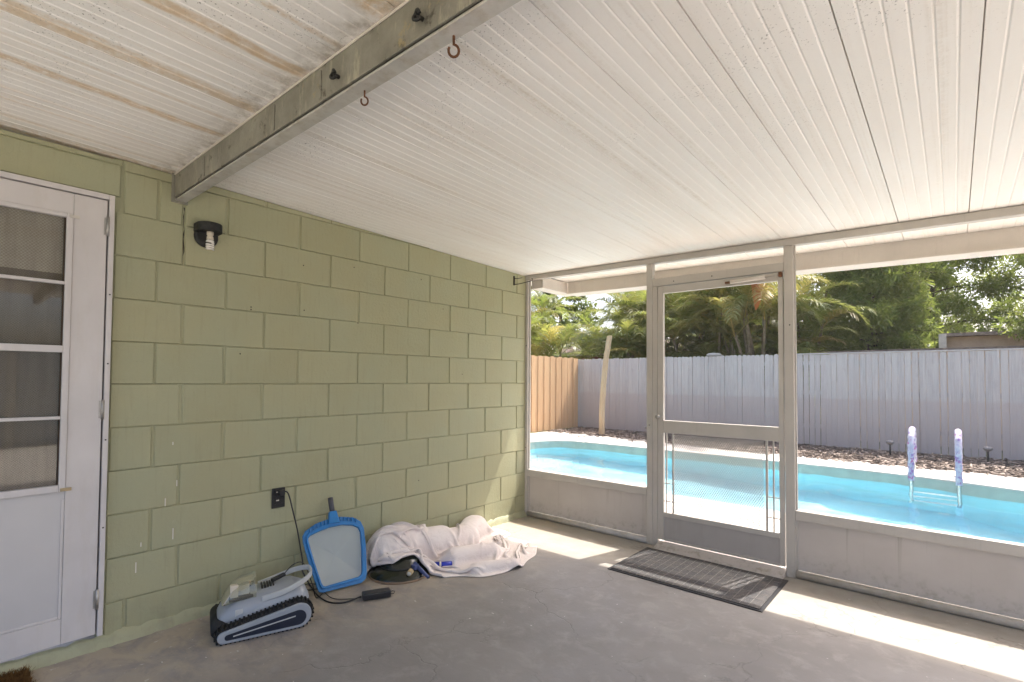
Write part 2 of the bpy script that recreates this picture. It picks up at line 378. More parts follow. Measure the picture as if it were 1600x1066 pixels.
def leaf_mat(name, g0, g1, y0, trans=.45):
    t = NT(name); t.n.remove(t.b); p = t.pos()
    tint = t.node('ShaderNodeAttribute', attribute_name='tint').outputs['Fac']
    c = t.mix(t.ramp(t.noise(p, 2.4, 3), .3, .7), g0, g1); c = t.mix(tint, c, y0)
    df = t.node('ShaderNodeBsdfPrincipled'); t.l.new(c, df.inputs['Base Color']); df.inputs['Roughness'].default_value = .42; df.inputs['Specular IOR Level'].default_value = .45
    tl = t.node('ShaderNodeBsdfTranslucent'); t.l.new(t.mix(.5, c, (.16, .2, .02), 'ADD'), tl.inputs[0])
    mx = t.node('ShaderNodeMixShader'); mx.inputs[0].default_value = trans; t.l.new(df.outputs[0], mx.inputs[1]); t.l.new(tl.outputs[0], mx.inputs[2])
    t.l.new(mx.outputs[0], t.out.inputs['Surface']); return t.m
M_palm = leaf_mat('palm_leaf', (.09, .13, .034), (.155, .19, .054), (.36, .255, .085), .5)
M_orange = leaf_mat('dead_orange_frond', (.42, .13, .03), (.50, .18, .05), (.55, .38, .25))
M_pine = leaf_mat('pine_foliage', (.12, .175, .04), (.185, .235, .062), (.28, .30, .08), .55)
M_fartree = leaf_mat('far_tree_foliage', (.06, .095, .028), (.11, .145, .04), (.18, .19, .06), .45)
M_stem = simple('palm_stem', (.21, .17, .12), .8, 0, .2, .35, 14, .5, 40)
M_bark = simple('pine_bark', (.10, .072, .055), .9, 0, .1, .4, 20, .8, 50)
M_roofbrown = simple('brown_shingle_roof', (.115, .085, .078), .9, 0, .1, .3, 30, .4)
M_tanwall = simple('tan_stucco', (.56, .45, .36), .85, 0, .1, .1, 6)
M_maroon = simple('maroon_paint', (.20, .03, .04), .5)
M_fascia = simple('cream_fascia', (.6, .56, .5), .6)
M_shedroof = simple('weathered_shed_roof', (.17, .14, .12), .9, 0, .1, .35, 14)
def weave(name, a, b, sc, rough):
    t = NT(name); p = t.pos(); s = t.sep(p)
    w1 = t.math('SINE', t.math('MULTIPLY', s[1], sc)); w2 = t.math('SINE', t.math('MULTIPLY', s[2], sc))
    f = t.math('ADD', t.math('MULTIPLY', t.math('MULTIPLY', w1, w2), .5), .5)
    c = t.mix(f, a, b); c = t.mix(t.math('MULTIPLY', t.ramp(t.noise(t.mapping(p, (1, 9, .8)), 3, 5), .4, .7), .5), c, dk(a, .8)); return t.done(c, rough, 0, .4)
M_inner = weave('brown_mesh_curtain', (.13, .105, .08), (.24, .20, .155), 620, .9)
M_jal = weave('frosted_jalousie_glass', (.34, .30, .25), (.62, .58, .50), 480, .3)

# ------------------------------------------------------------------ ceiling plane
def zc(x, y): return 2.199 - .0165*x - .027*y

# ================================================================== SETTING
XR, YB = 5.0, -4.35  # unseen roof ends cut short so more light reaches the ceiling
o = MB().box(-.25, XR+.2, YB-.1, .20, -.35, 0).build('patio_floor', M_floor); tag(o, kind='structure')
mb = MB().box(XR+.205, 9.5, -10, .20, -.35, -.012); mb.box(-.25, XR+.2, -10, YB-.105, -.35, -.012)
o = mb.build('bounce_apron', None); tag(o, kind='structure'); APRON = o  # pale out-of-view slab added to bounce sunlight up onto the ceiling
ZD = -.05; ZW = -.20
APRON.data.materials.append(M_deck)
# free form pool outline
def pool_loop():
    far = [(-2.9, 5.57), (-1.5, 5.60), (0, 5.60), (1.2, 5.58), (2.0, 5.54), (2.7, 5.44), (3.3, 5.27), (3.9, 5.06), (4.6, 4.72), (5.3, 4.2), (5.7, 3.6)]
    near = [(5.7, 3.0), (5.3, 2.45), (4.6, 2.15), (3.6, 2.1), (1.5, 2.1), (-.5, 2.1), (-2.9, 2.1)]
    L = []
    for i in range(11): a = math.radians(270 - 90*i/10); L.append((-2.9 + .78*math.cos(a), 2.88 + .78*math.sin(a)))
    for i in range(11): a = math.radians(180 - 90*i/10); L.append((-2.9 + .78*math.cos(a), 4.79 + .78*math.sin(a)))
    return L + far[1:] + near[:-1]
PL = pool_loop()
NL = 22                                             # first points: rounded left end, from (-2.9,2.1) round to (-2.9,5.57)
# ground with a hole for pool and slab
g = MB(); B_ = 900
X = [-B_, -4.2, 6.4, B_]; Y = [-B_, -4.6, 6.0, B_]
g.v = [(x, y, -.13) for y in Y for x in X]
g.f = [(j*4+i, j*4+i+1, (j+1)*4+i+1, (j+1)*4+i) for j in range(3) for i in range(3) if not (i == 1 and j == 1)]
tag(g.build('ground', M_ground), kind='structure')
# deck slabs round the pool
deck = MB().box(-4.4, -4.39, 1, 1.01, -.35, -.34).build('pool_deck', M_deck); tag(deck, kind='structure')
OUT = [(-4.72, 7.15), (-3.34, 6.95)]; OUT2 = [(-3.27, 6.94), (-2.1, 6.88), (.9, 6.5), (2.45, 6.4), (3.7, 6.36), (6.8, 6.3)]
ji, jn = (-2.9, 5.57), (-2.9, 2.1)
left = [(-4.72, .21)] + [(-2.9, .21)] + PL[:NL] + [OUT[1], OUT[0]]
MB().prism(left, -.32, ZD).build('deck_slab', M_deck, deck, bevel=.012)
farp = [(p[0], p[1]) for p in PL[NL:]]
fs = [(-2.86, 5.574)] + farp[:10]
MB().prism(fs + [(6.8, 3.6)] + OUT2[::-1], -.32, ZD).build('deck_slab', M_deck, deck, bevel=.012)
ns = farp[9:] + [(-2.87, 2.1)]
MB().prism([ns[0]] + ns[1:] + [(-2.87, .21), (6.8, .21), (6.8, 3.58)], -.32, ZD).build('deck_slab', M_deck, deck, bevel=.012)
# basin
n = len(PL); mb = MB()
def inset(k): return [(p[0]+(1.0-p[0])*k, p[1]+(3.8-p[1])*k) for p in PL]
rings = [(inset(0.002), ZD-.02), (inset(.002), ZW-.03), (inset(.004), -.95), (inset(.03), -1.2)]
for pts, z in rings: mb.v += [(x, y, z - (0 if z > -.5 else .06*(x+3.7))) for x, y in pts]
for r in range(3):
    for i in range(n): j = (i+1) % n; mb.f.append((r*n+i, r*n+j, (r+1)*n+j, (r+1)*n+i))
mb.f.append(tuple(3*n+i for i in range(n)))
bas = mb.build('pool_basin', M_basin); tag(bas, kind='structure')
bas.data.materials.append(M_tile)
for i in range(n): bas.data.polygons[i].material_index = 1
# water: rippled surface
def water():
    st = .045; xs = np.arange(-3.72, 5.75, st); ys = np.arange(2.06, 5.66, st); XX, YY = np.meshgrid(xs, ys, indexing='ij')
    poly = np.array(inset(.0)); ins_ = np.zeros(XX.shape, bool); j = len(poly)-1
    for i in range(len(poly)):
        xi, yi = poly[i]; xj, yj = poly[j]; j = i
        cr_ = ((yi > YY) != (yj > YY)); ins_ ^= cr_ & (XX < (xj-xi)*(YY-yi)/(yj-yi+1e-12)+xi)
    g = np.random.default_rng(4); Z = np.zeros(XX.shape)
    for f in range(46):
        k = g.uniform(3, 17); th = g.normal(1.45, .75); Z += .010/k*g.uniform(.5, 1.4)*np.sin(k*(XX*math.cos(th)+YY*math.sin(th))+g.uniform(0, 6.28))
    k = ins_[:-1, :-1] | ins_[1:, :-1] | ins_[1:, 1:] | ins_[:-1, 1:]
    idx = np.arange(XX.size).reshape(XX.shape); F_ = np.stack([idx[:-1, :-1], idx[1:, :-1], idx[1:, 1:], idx[:-1, 1:]], 2)[k]
    used, inv = np.unique(F_, return_inverse=True)
    V_ = np.c_[XX.ravel(), YY.ravel(), (ZW+Z).ravel()][used]; return V_, inv.reshape(F_.shape)
V, Fq = water(); wo = bpy.data.objects.new('pool_water', arrmesh('pool_water', V, Fq, M_water, True)); col.objects.link(wo); tag(wo, kind='structure')
wo.cycles.is_caustics_caster = True; bas.cycles.is_caustics_receiver = True; sd.cycles.is_caustics_light = True
# mulch bed
mb = MB().prism([(-4.74, 7.08), (-3.3, 6.88), (-2.1, 6.8), (.9, 6.44), (2.45, 6.34), (3.7, 6.3), (9.5, 6.2), (9.5, 8.6), (-4.74, 8.6)], -.12, ZD-.012)
tag(mb.build('mulch_bed', M_mulch), kind='structure')
nr = np.random.default_rng(3)
N = 9000; cx = nr.uniform(-4.7, 6.5, N); cy = 6.25 + nr.uniform(0, 1, N)**.9*2.0
cy = np.where((cy < 6.95-.14*(cx+4.7)) & (nr.uniform(0, 1, N) < .85), cy+.5, cy)
cz = np.where(cy < 6.9-.12*(cx+4), ZD+.004, ZD-.008) + nr.uniform(0, .02, N)
an = nr.uniform(0, 2*np.pi, N); ln = nr.uniform(.02, .075, N); wd = nr.uniform(.006, .018, N); tl = nr.uniform(-.3, .3, N)
dx = np.c_[np.cos(an), np.sin(an), np.sin(tl)]*ln[:, None]; dy = np.c_[-np.sin(an), np.cos(an), nr.uniform(-.4, .4, N)]*wd[:, None]
c = np.c_[cx, cy, cz+.006]; up = np.array([0, 0, .005])
V = np.stack([c-dx-dy, c+dx-dy, c+dx+dy, c-dx+dy, c-dx-dy+up, c+dx-dy+up, c+dx+dy+up, c-dx+dy+up], 1).reshape(-1, 3)
q = np.array([(4,5,6,7),(0,1,5,4),(1,2,6,5),(2,3,7,6),(3,0,4,7)]); Fq = (np.arange(N)[:, None, None]*8 + q[None]).reshape(-1, 4)
o = bpy.data.objects.new('mulch_chips', arrmesh('mulch_chips', V, Fq, M_chip, tint=np.repeat(nr.uniform(0, 1, N)**1.6, 5))); col.objects.link(o)
tag(o, 'loose brown wood chips scattered along the foot of grey fence', 'mulch', kind='stuff')

# ================================================================== BLOCK WALL
BK = .2032; Z0 = .189; DJ = -2.937                  # door trim edge
wall = thing('block_wall', (0, 0, 0), 'sage green painted concrete block wall of the house', 'wall')
mb = MB()
mb.box(-.30, -.0075, DJ+.002, .138, -.1, 2.192)
mb.hexa([(-.30, DJ+.002, 2.192), (-.0075, DJ+.002, 2.192), (-.0075, .138, 2.192), (-.30, .138, 2.192)], [(-.30, DJ+.002, zc(0, DJ)-.004), (-.0075, DJ+.002, zc(0, DJ)-.004), (-.0075, .138, zc(0, .138)-.001), (-.30, .138, zc(0, .138)-.001)])
mb.box(-.30, -.0075, -3.86, DJ+.002, 2.085, 2.262); mb.box(-.30, -.0075, YB, -3.86, -.1, 2.27)
mb.build('mortar_core', M_wall, wall)
MB().box(-5.2, -.302, -.16, .138, -.1, 2.35).build('return_wall', M_wall, wall)
def block(y0, y1, z0, z1, zt0=None, zt1=None, pr=None, cham=.0045, mat=None):
    pr = rnd.uniform(-.0012, .0014) if pr is None else pr
    zt0 = z1 if zt0 is None else zt0; zt1 = z1 if zt1 is None else zt1
    j = lambda s=.0011: rnd.uniform(-s, s)
    A = [(y0+j(), z0+j()), (y1+j(), z0+j()), (y1+j(), zt1+j()), (y0+j(), zt0+j())]
    cc = cham*rnd.uniform(.75, 1.3)
    I = [(A[0][0]+cc, A[0][1]+cc*.55), (A[1][0]-cc, A[1][1]+cc*.55), (A[2][0]-cc, A[2][1]-cc*.55), (A[3][0]+cc, A[3][1]-cc*.55)]
    m = MB(); m.v = [(-.03, y, z) for y, z in A] + [(pr-.0055, y, z) for y, z in A] + [(pr, y, z) for y, z in I]
    m.f = [(8, 9, 10, 11)] + [(a+i, a+(i+1) % 4, a+4+(i+1) % 4, a+4+i) for a in (0, 4) for i in range(4)]
    return m.build('concrete_block', mat or M_wall, wall)
GAP = .0036
for r in range(-1, 11):
    z0 = Z0 + r*BK; z1 = z0 + BK
    if r == -1: z0 = .035
    js = [(-j)*BK for j in range(0, 15) if (j % 2 == 0) == (r % 2 == 1)]
    js = [y for y in js if y > -2.66]
    if r % 2 == 1: js = [y for y in js if y > -2.6] + [-2.757]
    if r == 9: js.append(-2.645)
    if r == -1: js = [y for y in js if y > -2.7] + [-2.852]
    ys = sorted(set([.138] + js + [DJ + (.035 if r >= 9 else .004)]), reverse=True)
    for a, b in zip(ys[:-1], ys[1:]):
        wa = rnd.uniform(.7, 2.0)*GAP; wb = rnd.uniform(.7, 2.0)*GAP
        y1, y0 = a-wa, b+wb
        t0, t1 = zc(0, y0)-.003, zc(0, y1)-.003
        if z0 + .02 > min(t0, t1):
            if z0 + .008 > max(t0, t1) or r == 11: continue
        zg = rnd.uniform(.0006, .0017); block(y0, y1, z0+zg, z1-zg, max(z0+.008, min(z1-zg, t0)), max(z0+.008, min(z1-zg, t1)))
# lintel over the door and the band above, blocks beyond the door
block(-3.86, -2.912, 2.092, 2.238, pr=.004, cham=.006); block(-3.86, -2.905, 2.244, 2.268, pr=-.002)
for r in range(0, 10):
    for j in range(5):
        y1 = -3.872 - j*.4064 + (.2 if r % 2 and j else 0); y0 = -3.872 - (j+1)*.4064 + (.2 if r % 2 else 0)
        if y0 > YB: block(y0+GAP, y1-GAP, Z0+r*BK+.003, Z0+(r+1)*BK-.003)
# uneven mortar cove along the foot of the wall
mb = MB(); ys = np.linspace(.13, YB, 150)
prof = lambda y: (rnd.uniform(.022, .04), rnd.uniform(.045, .06))
for y in ys:
    w, h = prof(y); mb.v += [(-.006, y, h), (.004+w*.25, y, h*.8), (w*.7, y, h*.32), (w, y, -.004)]
for i in range(len(ys)-1):
    for k in range(3): mb.f.append((i*4+k, i*4+k+1, i*4+k+5, i*4+k+4))
mb.build('mortar_cove', M_wall, wall, smooth=True)
# nail holes and paint ticks
for u, v in ((474, 415), (475, 485), (553, 418), (658, 437), (392, 480), (392, 484), (375, 553), (692, 483), (722, 585), (559, 505), (654, 751)):
    p = on_x(u, v); MB().lathe([(0, 0), (.004, 0)], n=8).build('nail_hole', M_dark, wall, off=(0, 0, 0)).matrix_local = Matrix.Translation((.0022, p[1], p[2])) @ Matrix.Rotation(math.pi/2, 4, 'Y')
M_tick = simple('white_paint_tick', (.7, .68, .6), .6)
for u, v, h in ((258, 785, .04), (270, 834, .055), (212, 887, .05), (220, 851, .02), (270, 693, .015), (276, 755, .03), (600, 560, .0)):
    p = on_x(u, v)
    if h: MB().box(.0018, .0026, p[1]-.0022, p[1]+.0022, p[2]-h/2, p[2]+h/2).build('paint_tick', M_tick, wall)
# dark open crack under the beam
mb = MB(); zz = np.linspace(2.11, 1.815, 14)
for i, z in enumerate(zz): w = max(.0004, rnd.uniform(-.0012, .0032)); y = -2.647+rnd.uniform(-.0025, .0025); mb.v += [(.0028, y-w, z), (.0028, y+w, z)]
for i in range(13): mb.f.append((2*i, 2*i+1, 2*i+3, 2*i+2))
mb.build('crack', M_dark, wall)

# ================================================================== PATIO ROOF
roof = thing('patio_roof', (0, 0, 0), 'white ribbed aluminium patio roof with stained panels', 'roof')
PW = .30; Y0, Y1 = YB, .56
def panel_mesh(w):
    m = MB(); pf = []; nr_ = 6; pitch = w/nr_
    pf.append((.0012, .007)); pf.append((.0022, 0))
    for k in range(1, nr_):
        x = k*pitch; pf += [(x-.0048, 0), (x-.001, .0021), (x+.001, .0021), (x+.0048, 0)]
    pf += [(w-.0022, 0), (w-.0012, .007)]
    pf += [(w-.0012, .055), (.0012, .055)]
    k = len(pf)
    for y in (Y0, Y1): m.v += [(x, y, z - .0165*x + (-.027*y)) for x, z in pf]
    for i in range(k): j = (i+1) % k; m.f.append((i, k+i, k+j, j))
    m.f.append(tuple(range(k))); m.f.append(tuple(range(2*k-1, k-1, -1))); return m
pm = panel_mesh(PW).mesh('roof_panel'); pm.materials.append(M_ceil)
x = .053
while x < XR:
    o = bpy.data.objects.new('roof_panel', pm); col.objects.link(o); o.parent = roof; o.location = (x, 0, 2.199-.0165*x); x += PW
o = panel_mesh(.30).build('roof_panel', M_ceil, roof); o.location = (-.247, 0, 2.199+.0165*.247)
# gutter / fascia
gz = lambda x: 2.068-.02*x
def gut(x0, x1, y0, y1, dz0, dz1, m, name, bev=.004):
    MB().hexa([(x0, y0, gz(x0)+dz0), (x1, y0, gz(x1)+dz0), (x1, y1, gz(x1)+dz0), (x0, y1, gz(x0)+dz0)], [(x0, y0, gz(x0)+dz1), (x1, y0, gz(x1)+dz1), (x1, y1, gz(x1)+dz1), (x0, y1, gz(x0)+dz1)]).build(name, m, roof, bevel=bev)
gut(.165, XR+.05, .565, .585, .012, .165, M_gutter, 'fascia'); gut(.165, XR+.05, .54, .72, .0, .012, M_gutter, 'gutter_floor', .002)
gut(.165, XR+.05, .70, .72, .012, .11, M_gutter, 'gutter_front')
MB().box(.031, .16, .172, .72, 2.075, 2.178).build('side_fascia', M_gutter, roof, bevel=.003)
# cross beam
beam = thing('cross_beam', (0, -2.66, 2.06), 'grimy galvanised steel cross beam under the ribbed roof', 'beam')
def sl(x, y0, y1, z0, z1, x1=XR): return MB().hexa([(x, y0, z0-.0165*x), (x1, y0, z0-.0165*x1), (x1, y1, z0-.0165*x1), (x, y1, z0-.0165*x)], [(x, y0, z1-.0165*x), (x1, y0, z1-.0165*x1), (x1, y1, z1-.0165*x1), (x, y1, z1-.0165*x)])
sl(.012, -2.694, -2.684, 2.150, 2.2705).build('web', M_beam, beam, bevel=.002)
sl(.012, -2.648, -2.638, 2.150, 2.2695).build('web', M_beam, beam, bevel=.002)
sl(.012, -2.6835, -2.6485, 2.142, 2.149).build('bottom_channel', M_dark, beam)
sl(.004, -2.689, -2.640, 2.136, 2.1445).build('bottom_flange', M_flange, beam, bevel=.002)
sl(.012, -2.6985, -2.694, 2.2615, 2.2705).build('caulk_bead', M_gutter, beam, bevel=.002)
MB().box(.002, .010, -2.706, -2.632, 2.125, 2.283).build('end_bracket', M_beam, beam, bevel=.002)
for xs in (.42, 1.12, 1.45, 2.15):
    MB().box(xs, xs+.012, -2.699, -2.694, 2.155-.0165*xs, 2.25-.0165*xs).build('seam', M_beam, beam, bevel=.002)
def hook(x, y, z, label, sc=1.0, tall=.05):
    t = thing('screw_hook', (x, y, z), label, 'hook', local=True)
    MB().tube([(0, 0, .012), (0, 0, -tall*.35)], .0035*sc, 8).build('shank', M_rust, t, smooth=True)
    pts = [(0, 0, -tall*.3)] + [(.013*sc*math.sin(a), 0, -tall*.62-.018*sc*math.cos(a)*-1*0 - .016*sc + .016*sc*math.cos(a)) for a in np.linspace(0, math.radians(300), 14)]
    MB().tube(pts, .0034*sc, 8).build('bend', M_rust, t, smooth=True); t.rotation_euler.z = .8
hook(2.04, -2.655, 2.108, 'larger rusty screw hook hanging under the cross beam', 1.0, .045)
hook(1.645, -2.655, 2.112, 'smaller rusty screw hook hanging under the cross beam', 0.8, .036)
def eyelet(x, z, label):
    t = thing('screw_eye', (x, -2.70, z), label, 'screw eye', local=True)
    MB().tube([(0, .006, 0), (0, -.012, 0)], .006, 8).build('shank', M_blackwea, t, smooth=True)
    MB().tube([(.012*math.cos(a), -.014-.003*math.sin(2*a), .012*math.sin(a)) for a in np.linspace(0, 5.6, 14)], .0045, 8).build('ring', M_blackwea, t, smooth=True)
eyelet(1.965, 2.158, 'black screw eye on the beam face above larger hook'); eyelet(1.565, 2.163, 'black screw eye on the beam face above smaller hook')
# wire hook bracket at the wall corner
t = thing('wire_bracket', (0, -.045, 2.09), 'thin black wire hook bracket high on green wall', 'bracket')
MB().box(.0, .008, -.052, -.038, 2.085, 2.168).build('back_plate', M_blackwea, t)
MB().tube([(.006, -.045, 2.092), (.05, -.03, 2.094), (.13, .01, 2.112), (.16, .02, 2.122), (.168, .018, 2.132), (.158, .012, 2.136)], .0032, 6).build('arm', M_blackwea, t, smooth=True)
MB().tube([(.006, -.045, 2.147), (.03, -.035, 2.144), (.07, -.01, 2.15)], .0028, 6).build('brace_wire', M_blackwea, t, smooth=True)

# ================================================================== SCREEN WALL
YF, YK = .12, .17
hb = lambda x: 2.152-.0182*x
sw = thing('screen_wall', (0, YF, 0), 'white aluminium framed insect screen wall with solid kick panels', 'screen wall')
def hex_x(x0, x1, y0, y1, f0, f1): return MB().hexa([(x0, y0, f0(x0)), (x1, y0, f0(x1)), (x1, y1, f0(x1)), (x0, y1, f0(x0))], [(x0, y0, f1(x0)), (x1, y0, f1(x1)), (x1, y1, f1(x1)), (x0, y1, f1(x0))])
hex_x(.002, XR, YF-.006, YK, hb, lambda x: zc(x, YF)-.003).build('header', M_frame, sw, bevel=.003)
PX = [(.002, .029), (1.202, 1.250), (2.157, 2.212), (XR-.05, XR)]
for x0, x1 in PX: hex_x(x0, x1, YF, YK, lambda x: .0, lambda x: hb(x)-.001).build('post', M_frame, sw, bevel=.003)
bays = [(.030, 1.201), (2.213, XR-.051)]
for a, b in bays:
    MB().box(a, b, YF, YK, .364, .424).build('sill_rail', M_frame, sw, bevel=.003)
    MB().box(a, b, YF+.022, YF+.03, .048, .366).build('kick_panel', M_panel, sw)
    MB().tube([(a, YF+.018, .024), (b, YF+.018, .024)], .024, 12).build('base_channel', M_frame, sw, smooth=True)
    MB().box(a, a+.012, YF+.012, YF+.0215, .05, .362).build('panel_trim', M_frame, sw); MB().box(b-.012, b, YF+.012, YF+.0215, .05, .362).build('panel_trim', M_frame, sw)
    hex_x(a, b, YF+.030, YF+.0305, lambda x: .425, lambda x: hb(x)-.001).build('insect_screen', M_screen, sw)
    for q in (a, b-.008): hex_x(q, q+.008, YF+.024, YF+.036, lambda x: .425, lambda x: hb(x)-.001).build('screen_spline', M_frame, sw)
MB().box(1.251, 2.156, YF, YK, 1.952, 2.010).build('door_header', M_frame, sw, bevel=.003)
hex_x(1.251, 2.156, YF+.03, YF+.0305, lambda x: 2.011, lambda x: hb(x)-.001).build('transom_screen', M_screen, sw)
MB().box(1.2505, 1.288, YF+.005, YK-.004, .0, 1.951).build('door_jamb', M_frame, sw, bevel=.003)
MB().hexa([(1.29, .045, .0), (2.155, .045, .0), (2.155, YK, .0), (1.29, YK, .0)], [(1.29, .06, .012), (2.155, .06, .012), (2.155, YK, .05), (1.29, YK, .05)]).build('threshold', M_panel, sw, bevel=.002)
for x, z in ((1.0, .0), (.6, .0)): pass
for xx, zz in ((.015, 1.55), (.015, .62), (1.225, .9), (2.19, 1.6), (1.42, 1.975), (1.70, 1.977)):
    MB().lathe([(0, 0), (.0045, 0), (.0045, .002)], n=8).build('screw', M_blackwea, sw, off=(0, 0, 0)).matrix_local = Matrix.Translation((xx, -.001, zz)) @ Matrix.Rotation(math.pi/2, 4, 'X')
# screen door
D0, D1 = 1.291, 2.150
dr = thing('screen_door', (D0, YF, .05), 'white aluminium screen door with expanded metal grille and kick plate', 'door')
y0, y1 = YF+.004, YF+.034
def dbox(n, x0, x1, z0, z1, m=M_frame, a=y0, b=y1, bev=.0025): return MB().box(x0, x1, a, b, z0, z1).build(n, m, dr, bevel=bev)
dbox('stile', D0, 1.335, .055, 1.948); dbox('stile', 2.121, D1, .055, 1.948)
dbox('top_rail', 1.3355, 2.1205, 1.893, 1.947); dbox('mid_rail', 1.3355, 2.1205, .849, .941); dbox('lower_rail', 1.3355, 2.1205, .228, .262)
dbox('kick_plate', 1.336, 2.120, .06, .227, M_kick, y0+.010, y0+.016, 0); dbox('bottom_rail', 1.3355, 2.1205, .052, .068)
dbox('insect_screen', 1.336, 2.120, .942, 1.892, M_screen, y0+.016, y0+.0165, 0)
dbox('lower_screen', 1.336, 2.120, .263, .848, M_screen, y1-.006, y1-.0055, 0)
for xx, w in ((1.357, .008), (1.407, .012), (2.045, .014), (2.086, .009)): dbox('grille_bar', xx-w/2, xx+w/2, .263, .848, M_frame, y0+.004, y0+.014, .001)
for xx, zz in ((1, .474), (1, .342), (2, .481), (2, .349)):
    a, b = (1.336, 1.401) if xx == 1 else (2.052, 2.120)
    dbox('grille_bar', a, b, zz-.004, zz+.004, M_frame, y0+.0145, y0+.020, .001)
# expanded metal, one flat woven sheet of strands
mb = MB(); gx0, gx1, gz0, gz1 = 1.414, 2.037, .265, .846
cw, ch = .0150, .0240; yy = y0+.006
nx = int((gx1-gx0)/cw); nz = int((gz1-gz0)/(ch/2))
for i in range(nz):
    for j in range(nx):
        xa = gx0 + j*cw + (cw/2 if i % 2 else 0); za = gz0 + i*ch/2
        for s in (-1, 1):
            xb = xa + s*cw/2; zb = za + ch/2
            if not (gx0-.001 <= xb <= gx1+.001): continue
            mb.bar((xa, yy, za), (xb, yy, zb), .0032, .0022, up=(0, 1, 0))
o = mb.build('expanded_metal', M_frame, dr); o['kind'] = 'stuff'
MB().lathe([(0, 0), (.012, 0), (.014, .012), (.02, .03), (.016, .04), (0, .042)], n=16).build('knob', M_steel, dr, smooth=True, off=(0, 0, 0)).matrix_local = Matrix.Translation((.012, .003, .918)) @ Matrix.Rotation(math.pi/2, 4, 'X')
cl = MB().tube([(1.83, y0-.02, 1.916), (2.05, y0-.02, 1.922)], .013, 12).build('closer', M_gutter, dr, smooth=True)
MB().tube([(2.05, y0-.02, 1.922), (2.145, y0-.018, 1.926)], .004, 8).build('closer_rod', M_steel, cl, smooth=True)
MB().box(1.795, 1.832, y0-.026, y0-.001, 1.909, 1.922).build('closer_bracket', M_rust, cl); MB().box(2.132, 2.150, y0-.03, y0-.001, 1.915, 1.944).build('closer_bracket', M_rust, cl)

# ================================================================== STORM DOOR (house)
sdr = thing('storm_door', (0, -3.4, .067), 'white aluminium storm door with four glass panes in green wall', 'door')
def B(n, y0, y1, z0, z1, x0=.0, x1=.03, m=M_door, bev=.002, par=sdr): return MB().box(x0, x1, y0, y1, z0, z1).build(n, m, par, bevel=bev)
DL = -3.82
tr = B('door_trim', -2.957, DJ, .062, 2.084, -.05, .028); B('door_trim', DL-.02, DL, .062, 2.084, -.05, .028); B('door_trim', DL, -2.9575, 2.061, 2.084, -.05, .028)
B('shadow_gap', DL, -2.9575, .067, 2.060, -.06, -.052, M_dark, 0)
LY0, LY1 = DL+.004, -2.963
B('stile', -3.082, LY1, .072, 2.056, -.004, .020); B('stile', LY0, -3.70, .072, 2.056, -.004, .020)
B('top_rail', -3.6995, -3.0825, 1.962, 2.056, -.004, .0195); B('bottom_rail', -3.6995, -3.0825, .072, .182, -.004, .0195)
B('lower_panel', -3.6995, -3.0825, .1825, .735, -.004, .012, M_doorpanel, 0)
B('panel_bead', -3.094, -3.083, .183, .70, .0125, .018); B('panel_bead', -3.699, -3.0945, .183, .194, .0125, .018)
B('sash_stile', -3.105, -3.0825, .736, 1.961, -.004, .026); B('sash_stile', -3.6995, -3.677, .736, 1.961, -.004, .026)
B('sash_rail', -3.6765, -3.1055, 1.944, 1.961, -.004, .0255); B('sash_rail', -3.6765, -3.1055, .736, .765, -.004, .0255); B('sash_rail', -3.6765, -3.1055, 1.345, 1.375, -.004, .0265)
B('sash_bar', -3.6765, -3.1055, 1.645, 1.659, .0, .024); B('sash_bar', -3.6765, -3.1055, 1.052, 1.066, .0, .024)
for a, b in ((.766, 1.0515), (1.0665, 1.3445), (1.3755, 1.6445), (1.6595, 1.9435)): B('pane', -3.676, -3.106, a, b, .006, .010, M_glass, 0)
B('brown_gasket', -3.1115, -3.1058, .766, 1.943, .002, .012, simple('brown_gasket', (.05, .035, .022), .8), 0)
jd = B('inner_door', -3.6995, -3.0825, .74, 1.36, -.028, -.024, M_inner, 0); 
M_jb = M_jal
for k in range(9): MB().hexa([(-.036, -3.69, 1.36+k*.066), (-.030, -3.69, 1.36+k*.066), (-.030, -3.09, 1.36+k*.066), (-.036, -3.09, 1.36+k*.066)], [(-.024, -3.69, 1.432+k*.066), (-.018, -3.69, 1.432+k*.066), (-.018, -3.09, 1.432+k*.066), (-.024, -3.09, 1.432+k*.066)]).build('jalousie_slat', M_jal if k > 4 else M_inner, sdr)
for zz in (1.935, 1.09, .23):
    h = MB().tube([(.026, -2.9605, zz-.045), (.026, -2.9605, zz+.045)], .0065, 10).build('hinge', M_steel, sdr, smooth=True)
    MB().box(.0205, .0225, -2.974, -2.967, zz-.04, zz+.04).build('hinge_leaf', M_steel, h)
B('corner_clip', -3.096, -3.062, 1.945, 1.958, .0265, .030, M_fascia, 0); B('corner_clip', -3.10, -3.062, .738, .752, .0265, .030, M_tan, 0)
for zz in (1.62, 1.30, .95, .55): MB().box(.028, .0295, -2.95, -2.944, zz-.003, zz+.003).build('screw', M_dark, sdr)

